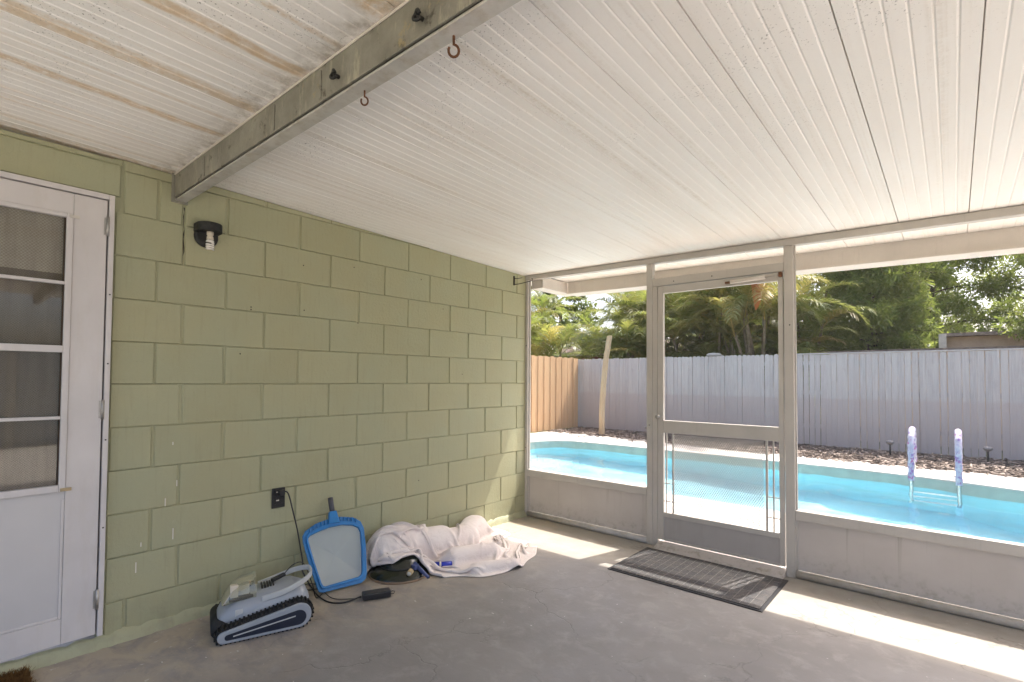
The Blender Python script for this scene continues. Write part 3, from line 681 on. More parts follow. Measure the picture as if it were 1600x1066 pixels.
# ================================================================== WALL LIGHT
wlp = on_x(334, 372, .06)
lt = thing('wall_light', (0, -2.545, 1.985), 'black half round wall lamp with white spiral bulb', 'lamp', local=True)
MB().lathe([(0, 0), (.066, 0), (.066, .012), (.055, .022), (0, .022)], n=32).build('back_plate', M_blackwea, lt, smooth=False, off=(0, 0, 0), bevel=.003).matrix_local = Matrix.Translation((.0035, 0, -.005)) @ Matrix.Rotation(math.pi/2, 4, 'Y')
mb = MB(); pts = [(.004, -.067)] + [(.06+.067*math.cos(a), .067*math.sin(a)) for a in np.linspace(-math.pi/2, math.pi/2, 22)] + [(.004, .067)]
mb.prism(pts, .012, .062); mb.build('hood', M_blackwea, lt, bevel=.004)
MB().lathe([(0, .012), (.018, .012), (.018, -.006), (.013, -.012), (.017, -.016), (.019, -.034), (0, -.034)], (.075, .0, 0), 18).build('socket', M_socket, lt, smooth=True)
bm_ = [(.075+.0185*math.cos(a), .0185*math.sin(a), -.054-.0125*a/(2*math.pi)) for a in np.linspace(0, 2*math.pi*3.2, 80)]
lt.scale = (.88, .88, .88); bu = MB().tube(bm_, .0048, 8).build('spiral_bulb', M_bulb, lt, smooth=True)
MB().lathe([(0, -.034), (.012, -.034), (.013, -.038), (.021, -.041), (.022, -.049), (0, -.05)], (.075, 0, 0), 18).build('bulb_base', M_bulb, bu, smooth=True)

# ================================================================== OUTLET
ot = thing('wall_outlet', (0, -2.135, .50), 'black weatherproof double outlet on green wall', 'outlet', local=True)
MB().box(.002, .010, -.038, .038, -.013, .102).build('cover_plate', M_blackpl, ot, bevel=.003)
for z in (.012, .060): 
    f = MB().box(.0105, .018, -.025, .025, z, z+.034).build('socket_lid', M_blackpl, ot, bevel=.003)
MB().box(.0185, .0198, -.018, .018, .078, .083).build('lid_label', M_fascia, ot); MB().box(.0185, .0192, -.018, -.002, .030, .036).build('lid_label', M_fascia, ot)
# charger brick with its cords
pw = thing('power_adapter', (.53, -1.82, 0), 'black charger brick with looping black cords on concrete floor', 'charger')
a = Vector(on_z(566, 938)); b = Vector(on_z(610, 931)); a.z = b.z = .022; d = (b-a).normalized()
MB().bar(a, b, .062, .036).build('brick', M_blackpl, pw, bevel=.006)
MB().tube([b, b+d*.01+Vector((0, 0, .004)), b+d*.022+Vector((.006, .0, .002)), b+d*.012+Vector((.012, 0, -.008)), b+Vector((.008, 0, -.008))], .0022, 6).build('strap_loop', M_blackpl, pw, smooth=True)
def cr(pts, k=8):
    P = [Vector(p) for p in pts]; P = [P[0]*2-P[1]] + P + [P[-1]*2-P[-2]]; out = []
    for i in range(1, len(P)-2):
        for j in range(k):
            t = j/k; out.append(.5*((2*P[i]) + (P[i+1]-P[i-1])*t + (2*P[i-1]-5*P[i]+4*P[i+1]-P[i+2])*t*t + (3*P[i]-P[i-1]-3*P[i+1]+P[i+2])*t**3))
    return out + [P[-2]]
fl = lambda u, v, z=.006: tuple(on_z(u, v, z))
MB().tube(cr([(.02, -2.125, .578), (.05, -2.10, .572), tuple(on_x(458, 800, .07)), tuple(on_x(465, 830, .085)), tuple(on_x(470, 860, .10)), tuple(on_x(473, 880, .115)), (.15, -2.06, .15), (.19, -2.03, .06), fl(486, 917), fl(497, 931), fl(515, 941), fl(540, 941), tuple(a-d*.005)]), .0042, 8).build('mains_cord', M_blackpl, pw, smooth=True)
MB().box(.0185, .045, -2.145, -2.112, .562, .592).build('plug', M_blackpl, pw, bevel=.004)
MB().tube(cr([tuple(a-d*.004+Vector((0, 0, -.006))), fl(548, 936), fl(520, 935), fl(500, 921), fl(482, 922), fl(470, 918), fl(484, 912), fl(500, 916), fl(504, 926), fl(494, 934), (.27, -2.06, .10), (.25, -2.10, .215), (.275, -2.17, .236), (.297, -2.235, .206)]), .0026, 6).build('charging_cord', M_blackpl, pw, smooth=True)
MB().bar((.297, -2.228, .207), (.307, -2.30, .196), .022, .016).build('charging_plug', M_blackpl, pw, bevel=.003)

# ================================================================== POOL ROBOT
rb = thing('pool_robot', (.405, -2.60, 0), 'pale grey tracked pool cleaning robot with clear dome', 'pool robot', local=True)
rb.rotation_euler.z = math.atan2(.407, .132)              # local x = along the robot, local y = towards the wall
L = .43
def tear(x0, x1, r0, r1, k=14):
    pts = []
    th = math.asin(min(.99, (r1-r0)/(x1-x0-r0-r1)))
    for a in np.linspace(math.pi/2+th, 1.5*math.pi, k): pts.append((x0+r0+r0*math.cos(a), r0+r0*math.sin(a)))
    for a in np.linspace(-math.pi/2, math.pi/2+th, k): pts.append((x1-r1+r1*math.cos(a), r1+r1*math.sin(a)))
    return pts
def side_prism(pts, y0, y1):
    m = MB(); n = len(pts); m.v = [(x, y0, z) for x, z in pts] + [(x, y1, z) for x, z in pts]
    m.f = [tuple(range(n)), tuple(range(2*n-1, n-1, -1))] + [(i, n+i, n+(i+1) % n, (i+1) % n) for i in range(n)]; return m
def shift(pts, dz): return [(x, z+dz) for x, z in pts]
for side in (0, 1):
    ya = 0 if side == 0 else .365
    s = 1 if side == 0 else -1
    tk = side_prism(shift(tear(.004, L-.004, .031, .064), .005), ya+s*.012, ya+s*.062).build('track', M_rubber, rb, smooth=False)
    P = tear(.002, L-.002, .033, .066, 40); P = shift(P, .003)
    acc = 0; mb = MB()
    Q = P + [P[0]]
    seg = [math.dist(Q[i], Q[i+1]) for i in range(len(Q)-1)]; tot = sum(seg); nt = 52
    for k in range(nt):
        d_ = tot*k/nt; i = 0
        while d_ > seg[i]: d_ -= seg[i]; i += 1
        f = d_/seg[i]; px = Q[i][0]+(Q[i+1][0]-Q[i][0])*f; pz = Q[i][1]+(Q[i+1][1]-Q[i][1])*f
        tx, tz = (Q[i+1][0]-Q[i][0])/seg[i], (Q[i+1][1]-Q[i][1])/seg[i]; nx_, nz_ = tz, -tx
        c = lambda u_, w_: (px+tx*u_+nx_*w_, max(.0005, pz+tz*u_+nz_*w_))
        (p1, p2, p3, p4) = c(-.0045, -.004), c(.0045, -.004), c(.0035, .006), c(-.0035, .006)
        yb0, yb1 = sorted((ya+s*.010, ya+s*.064))
        mb.hexa([(p1[0], yb0, p1[1]), (p2[0], yb0, p2[1]), (p3[0], yb0, p3[1]), (p4[0], yb0, p4[1])], [(p1[0], yb1, p1[1]), (p2[0], yb1, p2[1]), (p3[0], yb1, p3[1]), (p4[0], yb1, p4[1])])
    mb.build('track_lugs', M_rubber, tk)
    sp = side_prism(shift(tear(.010, L-.010, .027, .058), .008), ya, ya+s*.016).build('side_plate', M_robot, rb, bevel=.004)
    side_prism(shift(tear(.040, L-.035, .013, .036), .0225), ya-s*.0015, ya+s*.004).build('plate_inset', M_navy, sp)
    y_a, y_b = sorted((ya-s*.003, ya-s*.0016))
    MB().hexa([(.075, y_a, .0345), (.345, y_a, .066), (.345, y_b, .066), (.075, y_b, .0345)], [(.075, y_a, .0395), (.345, y_a, .071), (.345, y_b, .071), (.075, y_b, .0395)]).build('plate_stripe', M_robotlight, sp)
# body loft
secs = [(.012, .045, .035, .085), (.035, .03, .03, .125), (.09, .015, .03, .158), (.17, .012, .03, .172), (.26, .012, .03, .182), (.35, .015, .032, .188), (.405, .03, .04, .165), (.425, .06, .06, .12)]
mb = MB(); ns_ = 24
for x, dy_, zl, zh in secs:
    for k in range(ns_):
        a = 2*math.pi*k/ns_; cx_, sz = math.cos(a), math.sin(a)
        e = .55; yv = .1825 + (.1825-.05-dy_)*math.copysign(abs(cx_)**e, cx_)*(1-.16*max(0, sz)); zv = (zl+zh)/2 + (zh-zl)/2*math.copysign(abs(sz)**e, sz)
        mb.v.append((x, yv, zv))
for i in range(len(secs)-1):
    for k in range(ns_): k2 = (k+1) % ns_; mb.f.append((i*ns_+k, i*ns_+k2, (i+1)*ns_+k2, (i+1)*ns_+k))
mb.f.append(tuple(range(ns_-1, -1, -1))); mb.f.append(tuple((len(secs)-1)*ns_+k for k in range(ns_)))
body = mb.build('body', M_robot, rb, smooth=True)
MB().box(.085, .118, .0665, .071, .085, .128).build('latch', M_robotlight, body, bevel=.003)
MB().tube([(.02, .06, .05), (.02, .30, .05)], .036, 16).build('front_brush', M_rubber, rb, smooth=True)
# clear dome with filter parts
mb = MB(); nn = 20
dome = [(.03, .6, .0), (.045, .82, .035), (.075, .96, .062), (.12, 1.0, .078), (.165, .98, .082), (.168, 1.0, .088), (.178, 1.0, .088)]
for x, wk, h in dome:
    for k in range(nn+1):
        a = math.pi*k/nn; mb.v.append((x, .1825-.088*wk*math.cos(a), .126+.035*min(1, x/.1)+h*math.sin(a)**.8*1.1))
for i in range(len(dome)-1):
    for k in range(nn): mb.f.append((i*(nn+1)+k, i*(nn+1)+k+1, (i+1)*(nn+1)+k+1, (i+1)*(nn+1)+k))
dm = mb.build('clear_dome', M_clear, rb, smooth=True)
MB().box(.085, .15, .14, .22, .165, .215).build('filter_block', M_robotlight, dm, bevel=.006); MB().box(.065, .10, .12, .15, .160, .225).build('filter_tab', M_socket, dm, bevel=.004)
MB().box(.06, .165, .105, .26, .155, .168).build('filter_base', M_blackpl, dm)
MB().tube([(.075, .19, .2), (.12, .24, .205), (.16, .25, .19)], .012, 10).build('filter_pipe', M_tan, dm, smooth=True)
# ribbed vent, handle loop
for k in range(5): MB().box(.205+k*.013, .212+k*.013, .15, .215, .176, .190).build('vent_fin', M_blackpl, rb, bevel=.002)
HP = cr([(.20, .075, .160), (.29, .066, .178), (.38, .080, .205), (.432, .125, .222), (.442, .1825, .226), (.432, .24, .222), (.38, .285, .205), (.29, .299, .178), (.20, .29, .160)], 8)
mb = MB()
for i, p in enumerate(HP):
    t_ = (HP[min(i+1, len(HP)-1)]-HP[max(i-1, 0)]).normalized(); r_ = t_.cross(Vector((0, 0, 1))).normalized(); u_ = Vector((0, 0, 1))
    mb.v += [tuple(p+r_*.005-u_*.020), tuple(p-r_*.005-u_*.020), tuple(p-r_*.005+u_*.007), tuple(p+r_*.005+u_*.007)]
for i in range(len(HP)-1):
    for k in range(4): mb.f.append((i*4+k, i*4+(k+1) % 4, i*4+4+(k+1) % 4, i*4+4+k))
mb.f += [(3, 2, 1, 0), tuple((len(HP)-1)*4+k for k in range(4))]
mb.build('handle', M_robotlight, rb, bevel=.003)

# ================================================================== SKIMMER NET
A = Vector(on_z(498, 931)); Bv = Vector(on_z(568, 913)); T = Vector(on_x(512, 783, .02))
e1 = (Bv-A).normalized(); nn_ = e1.cross(T-A).normalized(); e2 = nn_.cross(e1)
net = thing('skimmer_net', A, 'blue framed pool leaf skimmer net leaning on green wall', 'pool net', local=True)
net.matrix_world = Matrix(((e1.x, e2.x, nn_.x, A.x), (e1.y, e2.y, nn_.y, A.y), (e1.z, e2.z, nn_.z, A.z+.006), (0, 0, 0, 1)))
outer = [(-.054, .335), (-.035, .362), (.029, .395), (.107, .410), (.185, .412), (.262, .394), (.305, .362), (.318, .32), (.313, .21), (.292, .05), (.280, .02), (.25, .004), (.024, .004), (.0, .012), (-.008, .04), (-.035, .173), (-.055, .30)]
inner = [(-.026, .315), (-.012, .330), (.04, .345), (.107, .358), (.185, .360), (.25, .346), (.282, .325), (.289, .30), (.282, .20), (.262, .068), (.255, .052), (.235, .042), (.035, .034), (.024, .04), (.018, .055), (-.008, .18), (-.026, .295)]
n_ = len(outer)
def frame_ring(o_, i_, z0, z1):
    m = MB(); m.v = [(x, y, z0) for x, y in o_] + [(x, y, z0) for x, y in i_] + [(x, y, z1) for x, y in o_] + [(x, y, z1) for x, y in i_]; k = len(o_)
    for i in range(k):
        j = (i+1) % k; m.f += [(i, j, k+j, k+i), (2*k+i, 3*k+i, 3*k+j, 2*k+j), (i, 2*k+i, 2*k+j, j), (k+i, k+j, 3*k+j, 3*k+i)]
    return m
frame_ring(outer, inner, 0, .012).build('frame', M_blue, net, bevel=.003)
lip_o = [(a[0]*.55+b[0]*.45, a[1]*.55+b[1]*.45) for a, b in zip(inner, outer)]
frame_ring(lip_o, inner, .0122, .024).build('frame_lip', M_blue, net, bevel=.003)
for k in range(-6, 9):
    x = .107 + k*.0235
    if -.03 < x < .29 and not (.09 < x < .165):
        yt = np.interp(x, [-.054, -.035, .029, .107, .185, .262, .305], [.335, .362, .395, .410, .412, .394, .362]); yi = np.interp(x, [-.026, .04, .107, .185, .25, .29], [.322, .348, .363, .365, .352, .325])
        MB().box(x-.003, x+.003, yi+.006, yt-.002, .0122, .022).build('frame_rib', M_blue, net)
# slightly sagging mesh
mb = MB(); G = 14; ctr = (.128, .2)
for r in range(G+1):
    for (x, y) in inner: k = r/G; mb.v.append((ctr[0]+(x-ctr[0])*k*1.01, ctr[1]+(y-ctr[1])*k*1.01, .004-.03*(1-k*k)+.004*math.sin(x*60+y*22)*k*(1-k)*4))
for r in range(G):
    for i in range(n_): j = (i+1) % n_; mb.f.append((r*n_+i, r*n_+j, (r+1)*n_+j, (r+1)*n_+i))
mb.build('mesh', M_net, net, smooth=True)
MB().hexa([(.098, .375, .0125), (.168, .375, .0125), (.168, .375, .034), (.098, .375, .034)], [(.113, .45, .004), (.156, .45, .004), (.156, .45, .034), (.113, .45, .034)]).build('socket', M_blue, net, bevel=.004)
hd = MB().tube([(.134, .44, .018), (.134, .535, .018)], .0155, 14).build('handle', simple('grey_handle', (.07, .07, .085), .45), net, smooth=True)

# ================================================================== DARK DISC CLEANER
dc = Vector((.285, -1.475, 0))
ds = thing('disc_cleaner', dc, 'glossy dark round pool vacuum disc under the crumpled canvas', 'pool vacuum', local=True)
MB().lathe([(0, .0), (.192, .0), (.196, .006), (.192, .012), (0, .012)], n=56).build('rim', M_rim, ds, smooth=False)
MB().lathe([(.19, .0125), (.184, .024), (.16, .044), (.125, .056), (.118, .062), (.112, .085), (.085, .105), (.05, .115), (0, .117)], n=56).build('dome', M_disc, ds, smooth=True)
MB().lathe([(.122, .056), (.128, .06), (.122, .066)], n=56).build('seal_ring', M_blackpl, ds, smooth=True)
tv = Vector((.15, -.03, .056))
MB().tube([tv, tv+Vector((.018, -.028, -.004))], .017, 14).build('hose_fitting', M_tan, ds, smooth=True); MB().tube([tv+Vector((.018, -.028, -.004)), tv+Vector((.021, -.034, -.005))], .012, 14).build('fitting_end', M_fascia, ds, smooth=True)
MB().tube([(.105, .03, .075), (.16, .035, .05), (.235, .04, .018)], [.015, .013, .009], 10).build('lever', M_slate, ds, smooth=True)
MB().box(.11, .15, .0, .022, .05, .078).build('lever_mount', M_slate, ds, bevel=.004)
bp = on_z(693, 888)
bi = thing('hose_cuff', (float(bp[0]), float(bp[1]), 0), 'royal blue plastic cuff poking out from crumpled canvas', 'hose cuff', local=True)
MB().tube([(-.04, -.05, .024), (0, 0, .022), (.03, .045, .02)], .02, 16).build('cuff', M_royal, bi, smooth=True); MB().tube([(-.018, -.022, .023), (-.010, -.012, .0228)], .0225, 16).build('ring', M_fascia, bi, smooth=True)

# ================================================================== CRUMPLED CANVAS (relaxed cloth)
def canvas():
    nu, nv = 120, 74; s = np.linspace(0, 1, nu)[:, None]; t = np.linspace(0, 1, nv)[None, :]
    K = [0, .12, .25, .42, .60, .78, .90, 1]
    bx = np.interp(s[:, 0], K, [.045, .045, .045, .045, .045, .045, .05, .10])[:, None]; by = np.interp(s[:, 0], K, [-1.66, -1.56, -1.42, -1.18, -.92, -.66, -.46, -.36])[:, None]
    nx = np.interp(s[:, 0], K, [.24, .27, .34, .60, .80, .84, .62, .36])[:, None]
    ny = np.interp(s[:, 0], K, [-1.60, -1.48, -1.32, -1.24, -1.10, -.88, -.60, -.38])[:, None]
    hz0 = np.interp(s[:, 0], K, [.16, .34, .36, .30, .25, .26, .24, .08])[:, None]
    X = np.stack([bx*(1-t)+nx*t, by*(1-t)+ny*t, .05+hz0*np.sin(np.pi*np.clip(.12+.95*t, 0, 1))**.7], 2)
    g = np.random.default_rng(12)
    ct = np.array([.35, -1.0])
    for f in range(44):                                  # slack gathered into folds that run down the heap
        th = g.normal(-.55, .55); fr = g.uniform(9, 34); ph = g.uniform(0, 6.28)
        w = np.sin(fr*(X[..., 0]*math.cos(th)+X[..., 1]*math.sin(th))+ph)
        X[..., 2] += .21/fr*w*(.4+.6*np.sin(np.pi*t)); X[..., 0] += .06/fr*np.cos(fr*X[..., 1]+ph); X[..., 1] += .06/fr*np.cos(fr*X[..., 0]+ph)
    X[..., 2] = np.maximum(X[..., 2], .01)
    P = X.copy(); Pv = X.copy(); h = .0135
    cons = [(du, dv, h*math.hypot(du, dv), st) for du, dv, st in ((1,0,1),(0,1,1),(1,1,.7),(1,-1,.7),(2,0,.35),(0,2,.35),(3,0,.12),(0,3,.12))]
    cap = [((.16, -1.50, .14), (.15, -1.36, .15), .105), ((.15, -1.34, .10), (.19, -1.05, .08), .11), ((.19, -1.05, .06), (.20, -.80, .05), .095), ((.18, -.80, .06), (.10, -.60, .07), .09), ((.40, -1.12, .03), (.50, -.85, .02), .07), ((.64, -1.14, .005), (.76, -.92, .005), .055)]
    for step in range(90):
        v = (P-Pv)*.86; Pv = P.copy(); P = P+v; P[..., 2] -= .0009
        for it in range(6):
            for du, dv, L0, st in cons:
                a = P[:nu-du, max(0, -dv):nv-max(0, dv)]; b = P[du:, max(0, dv):nv+min(0, dv)]
                d = b-a; l = np.linalg.norm(d, axis=2, keepdims=True)+1e-9; cor = d*((l-L0)/l)*(.5*st*.42)
                a += cor; b -= cor
            for p0, p1, r in cap:
                p0 = np.array(p0); p1 = np.array(p1); ax = p1-p0; tt = np.clip(((P-p0)@ax)/(ax@ax), 0, 1)[..., None]
                d = P-(p0+ax*tt); l = np.linalg.norm(d, axis=2, keepdims=True)+1e-9; hit = l < r
                P = np.where(hit, (P+d/l*(r-l))*.6+.4*Pv, P)
            d = P-np.array([.285, -1.475, 0]); rr = np.hypot(d[..., 0], d[..., 1]); hz_ = np.interp(rr, [0, .09, .125, .19, .197], [.125, .115, .068, .03, 0])
            P[..., 2] = np.maximum(P[..., 2], hz_+.006); P[..., 0] = np.maximum(P[..., 0], .045)
            low = P[..., 2] < .006; P[..., 2] = np.maximum(P[..., 2], .006)
            P[low, :2] = P[low, :2]*.25+Pv[low, :2]*.75
    i = np.arange(nu*nv).reshape(nu, nv); F_ = np.stack([i[:-1, :-1], i[1:, :-1], i[1:, 1:], i[:-1, 1:]], 2).reshape(-1, 4)
    return P.reshape(-1, 3), F_
V, Fq = canvas()
o = bpy.data.objects.new('canvas_cover', arrmesh('canvas_cover', V, Fq, M_cloth, True)); col.objects.link(o)
md = o.modifiers.new('sub', 'SUBSURF'); md.levels = 1; md.render_levels = 1
md = o.modifiers.new('thick', 'SOLIDIFY'); md.thickness = .003; md.offset = 1
tag(o, 'crumpled off white canvas cover heaped against green wall', 'cover')

# ================================================================== MATS
mt = thing('door_mat', (1.73, -.24, 0), 'dark rectangular ribbed door mat in front of screen door', 'mat')
mx0, mx1, my0, my1 = 1.245, 2.188, -.535, .04
MB().box(mx0, mx1, my0, my1, .001, .006).build('backing', M_blackpl, mt, bevel=.002)
MB().box(mx0+.018, mx1-.018, my0+.014, my1-.014, .0062, .011).build('pile', M_rug, mt, bevel=.002)
k = 0; xx = mx0+.05
while xx < mx1-.04:
    MB().box(xx, xx+.0022, my0+.02, my1-.02, .0112, .0124).build('thread_line', M_rugline, mt); xx += .048
yy_ = my0+.05
while yy_ < my1-.03:
    MB().box(mx0+.022, mx1-.022, yy_, yy_+.0022, .0126, .0136).build('thread_line', M_rugline, mt); yy_ += .085
cm = thing('coir_mat', (.30, -3.5, 0), 'shaggy brown coir mat below storm door', 'mat')
MB().box(.045, .50, -3.95, -3.19, .002, .02).build('base', M_coir, cm)
nr = np.random.default_rng(5); N = 26000
px_ = nr.uniform(.04, .505, N); py_ = nr.uniform(-3.955, -3.185, N); r3 = nr.normal(0, .008, (N, 3)); r3[:, 2] = nr.uniform(.012, .024, N)
c0 = np.c_[px_, py_, np.full(N, .017)]; w = np.c_[nr.uniform(-1, 1, N), nr.uniform(-1, 1, N), np.zeros(N)]*.0014
V = np.stack([c0-w, c0+w, c0+r3+w*.5, c0+r3-w*.5], 1).reshape(-1, 3)-np.array([.30, -3.5, 0])
o = bpy.data.objects.new('bristles', arrmesh('bristles', V, np.arange(4*N).reshape(N, 4), M_coir)); col.objects.link(o); o.parent = cm; o['kind'] = 'stuff'

# ================================================================== POOL LADDER
ld = thing('pool_ladder', (2.77, 5.75, ZD), 'pool ladder with lavender floral sleeves on its rails', 'ladder')
for x in (2.535, 3.015):
    pth = cr([(x, 5.74, ZD), (x, 5.735, .25), (x, 5.71, .44), (x, 5.62, .555), (x, 5.47, .585), (x, 5.33, .55), (x, 5.22, .44), (x, 5.17, .25), (x, 5.15, .0), (x, 5.14, -.2), (x, 5.14, -.9)], 6)
    MB().tube(pth, .022, 12).build('rail', M_chrome, ld, smooth=True)
    sl_ = [p for p in pth if p.z > -.075 and not (p.y > 5.6 and p.z < .08)]
    rr = [.034+.004*math.sin(i*1.7)+.003*rnd.random() for i in range(len(sl_))]
    MB().tube(sl_, rr, 12).build('sleeve', M_sleeve, ld, smooth=True)
    MB().lathe([(.023, .03), (.03, .022), (.055, .006), (.06, .001)], (x, 5.74, ZD), 20).build('deck_flange', M_chrome, ld, smooth=True)
for z in (-.27, -.52, -.78): MB().box(2.56, 2.99, 5.08, 5.17, z-.02, z).build('tread', M_white, ld, bevel=.005)

# ================================================================== FENCES
FY = 8.36
def picket_mesh(w, h, th, style):
    if style == 'round': pts = [(0, 0), (w, 0), (w, h-.04)] + [(w/2+w/2*math.cos(a), h-.036+.036*math.sin(a)) for a in np.linspace(.15, math.pi-.15, 7)] + [(0, h-.04)]
    else: pts = [(0, 0), (w, 0), (w, h), (0, h)]
    m = MB(); k = len(pts); m.v = [(x, 0, z) for x, z in pts] + [(x, th, z) for x, z in pts]
    m.f = [tuple(range(k)), tuple(range(2*k-1, k-1, -1))] + [((i+1) % k, i, k+i, k+(i+1) % k) for i in range(k)]; return m
gf = thing('grey_fence', (0, FY, ZD), 'weathered grey painted picket privacy fence beyond the pool', 'fence', local=True)
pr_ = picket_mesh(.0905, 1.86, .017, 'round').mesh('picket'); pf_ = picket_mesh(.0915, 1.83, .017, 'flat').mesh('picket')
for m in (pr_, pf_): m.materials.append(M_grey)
x = -4.98
while x < 7.0:
    me = pr_ if x < .5 else pf_
    o = bpy.data.objects.new('picket', me); col.objects.link(o); o.parent = gf
    big = (.006 if rnd.random() < .06 else 0) if x < .5 else rnd.choice([.001, .004, .008, .012])
    o.location = (x, rnd.uniform(-.004, .004), rnd.uniform(-.012, .01) if x < .5 else rnd.uniform(-.004, .004)); o.rotation_euler = (0, rnd.uniform(-.004, .004), rnd.uniform(-.02, .02))
    x += .0918 + big
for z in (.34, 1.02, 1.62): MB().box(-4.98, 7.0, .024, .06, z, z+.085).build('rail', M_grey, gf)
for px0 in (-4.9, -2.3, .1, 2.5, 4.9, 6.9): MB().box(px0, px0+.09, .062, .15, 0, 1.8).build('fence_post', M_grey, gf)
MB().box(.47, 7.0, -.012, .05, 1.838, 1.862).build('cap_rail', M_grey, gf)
wf = thing('wood_fence', (-4.86, 5, ZD), 'new raw pine board fence meeting the grey fence corner', 'fence', local=True)
wp = picket_mesh(.138, 1.88, .018, 'flat').mesh('board'); wp.materials.append(M_wood)
yw = 3.32; k = 0
while yw > -4.0:
    o = bpy.data.objects.new('board', wp); col.objects.link(o); o.parent = wf; o.rotation_euler = (rnd.uniform(-.004, .004), 0, -math.pi/2 + rnd.uniform(-.03, .03))
    o.location = (rnd.uniform(-.003, .003)+(.02 if k % 2 else 0), yw, rnd.uniform(-.015, .012)); yw -= .128; k += 1
for z in (.3, 1.5): MB().box(-.075, -.03, -4.0, 3.3, z, z+.09).build('rail', M_wood, wf)
# leaning timber
p0 = Vector((-3.29, 6.98, ZD)); 
lp = thing('leaning_timber_post', p0, 'bare leaning timber post standing at the deck edge', 'post')
mb = MB(); pts = [(-3.29, 6.98, ZD), (-3.285, 6.98, .5), (-3.25, 6.985, 1.1), (-3.18, 6.99, 1.75), (-3.09, 7.0, 2.27)]
for i, p in enumerate(pts):
    w = .056-.004*i*.5; mb.v += [(p[0]-w, p[1]-.045, p[2]), (p[0]+w, p[1]-.045, p[2]), (p[0]+w, p[1]+.045, p[2]), (p[0]-w, p[1]+.045, p[2])]
for i in range(4):
    for k in range(4): mb.f.append((i*4+k, i*4+(k+1) % 4, i*4+4+(k+1) % 4, i*4+4+k))
mb.f += [(3, 2, 1, 0), (16, 17, 18, 19)]
mb.build('timber', M_post, lp, bevel=.008)
for u, v, lab in ((1391, 712, 'grey mushroom garden path light behind ladder in mulch'), (1544, 724, 'grey mushroom garden path light in mulch away from ladder'), (1012, 684, 'small mushroom garden path light beside leaning timber post')):
    p = on_z(u, v, ZD); pl = thing('path_light', (float(p[0]), min(float(p[1]), 8.1), ZD-.012), lab, 'garden light', 'path lights in the mulch bed', local=True)
    MB().tube([(0, 0, 0), (0, 0, .24)], .014, 10).build('stake', M_blackwea, pl, smooth=True)
    MB().lathe([(.02, .20), (.05, .222), (.062, .24), (.055, .262), (.03, .276), (0, .28)], n=20).build('cap', simple('grey_lamp_cap', (.2, .19, .19), .5), pl, smooth=True)
wpz = thing('fence_urn', (-1.3, 8.75, ZD), 'pale stone post cap showing just above grey fence', 'post cap', local=True)
MB().box(-.09, .09, -.09, .09, 0, 1.83).build('pier', M_fascia, wpz); MB().lathe([(.09, 1.83), (.15, 1.85), (.17, 1.89), (.17, 1.91), (.12, 1.94), (.0, 1.95)], n=20).build('cap', M_fascia, wpz, smooth=True)

# ================================================================== NEIGHBOURS
h1 = thing('neighbour_house', (-8.5, 18, -.1), 'low brown roofed neighbour house behind palms and grey fence', 'house')
MB().box(-13.5, -4.6, 17, 23, -.1, 2.35).build('wall', M_tanwall, h1)
r1 = MB(); r1.v = [(-14.1, 16.4, 2.5), (-4.0, 16.4, 2.5), (-4.0, 23.6, 2.5), (-14.1, 23.6, 2.5), (-11.0, 20, 3.2), (-7.0, 20, 3.2)]; r1.f = [(0, 1, 5, 4), (1, 2, 5), (2, 3, 4, 5), (3, 0, 4), (3, 2, 1, 0)]
r1.build('roof', M_roofbrown, h1); MB().box(-14.1, -4.0, 16.36, 16.4, 2.36, 2.5).build('fascia', M_fascia, h1)
MB().box(-10.9, -8.7, 16.95, 16.99, 0, 2.3).build('garage_door', M_maroon, h1)
h2 = thing('neighbour_shed', (4, 10, -.1), 'long low weathered shed roof just behind the flat topped fence', 'shed')
zs = on_y(1420, 547.5, 10.2)[2]
MB().box(.75, 8.0, 10.45, 11.3, -.1, zs-.03).build('wall', M_tanwall, h2)
MB().hexa([(.45, 10.2, zs-.03), (8.2, 10.2, zs-.03), (8.2, 11.45, zs+.0), (.45, 11.45, zs+.0)], [(.45, 10.2, zs+.03), (8.2, 10.2, zs+.03), (8.2, 11.45, zs+.06), (.45, 11.45, zs+.06)]).build('roof', M_shedroof, h2)
h3 = thing('tan_house', (4.6, 12, -.1), 'tan stucco house end above the shed roof beneath trees', 'house')
ha = on_y(1467, 525, 12.6)
MB().box(ha[0]+.12, 8.5, 12.6, 16, -.1, ha[2]-.04).build('wall', M_tanwall, h3)
MB().hexa([(ha[0], 12.3, ha[2]-.04), (8.8, 12.3, ha[2]-.04), (8.8, 16.3, ha[2]-.04), (ha[0], 16.3, ha[2]-.04)], [(ha[0]+.05, 12.35, ha[2]+.04), (8.8, 12.35, ha[2]+.04), (8.8, 16.3, ha[2]+.25), (ha[0]+.05, 16.3, ha[2]+.25)]).build('roof', M_shedroof, h3)
MB().box(ha[0], ha[0]+.14, 12.25, 12.3, 1.0, ha[2]+.02).build('corner_board', M_fascia, h3)
# vinyl fence on the open side of the yard (seen mirrored in the storm door)
vf = thing('side_fence', (9.6, -3, -.1), 'pale blue grey panel fence along the far side yard', 'fence')
M_vinyl = simple('pale_blue_fence_panel', (.42, .46, .48), .5)
for k in range(8):
    MB().box(9.6, 9.63, -9+k*2.2, -9+k*2.2+2.08, -.05, 1.7).build('panel', M_vinyl, vf); MB().box(9.57, 9.68, -9+k*2.2+2.09, -9+k*2.2+2.19, -.1, 1.85).build('fence_post', M_fascia, vf)
MB().box(9.585, 9.65, -9, 8.5, 1.705, 1.78).build('cap_rail', M_fascia, vf)

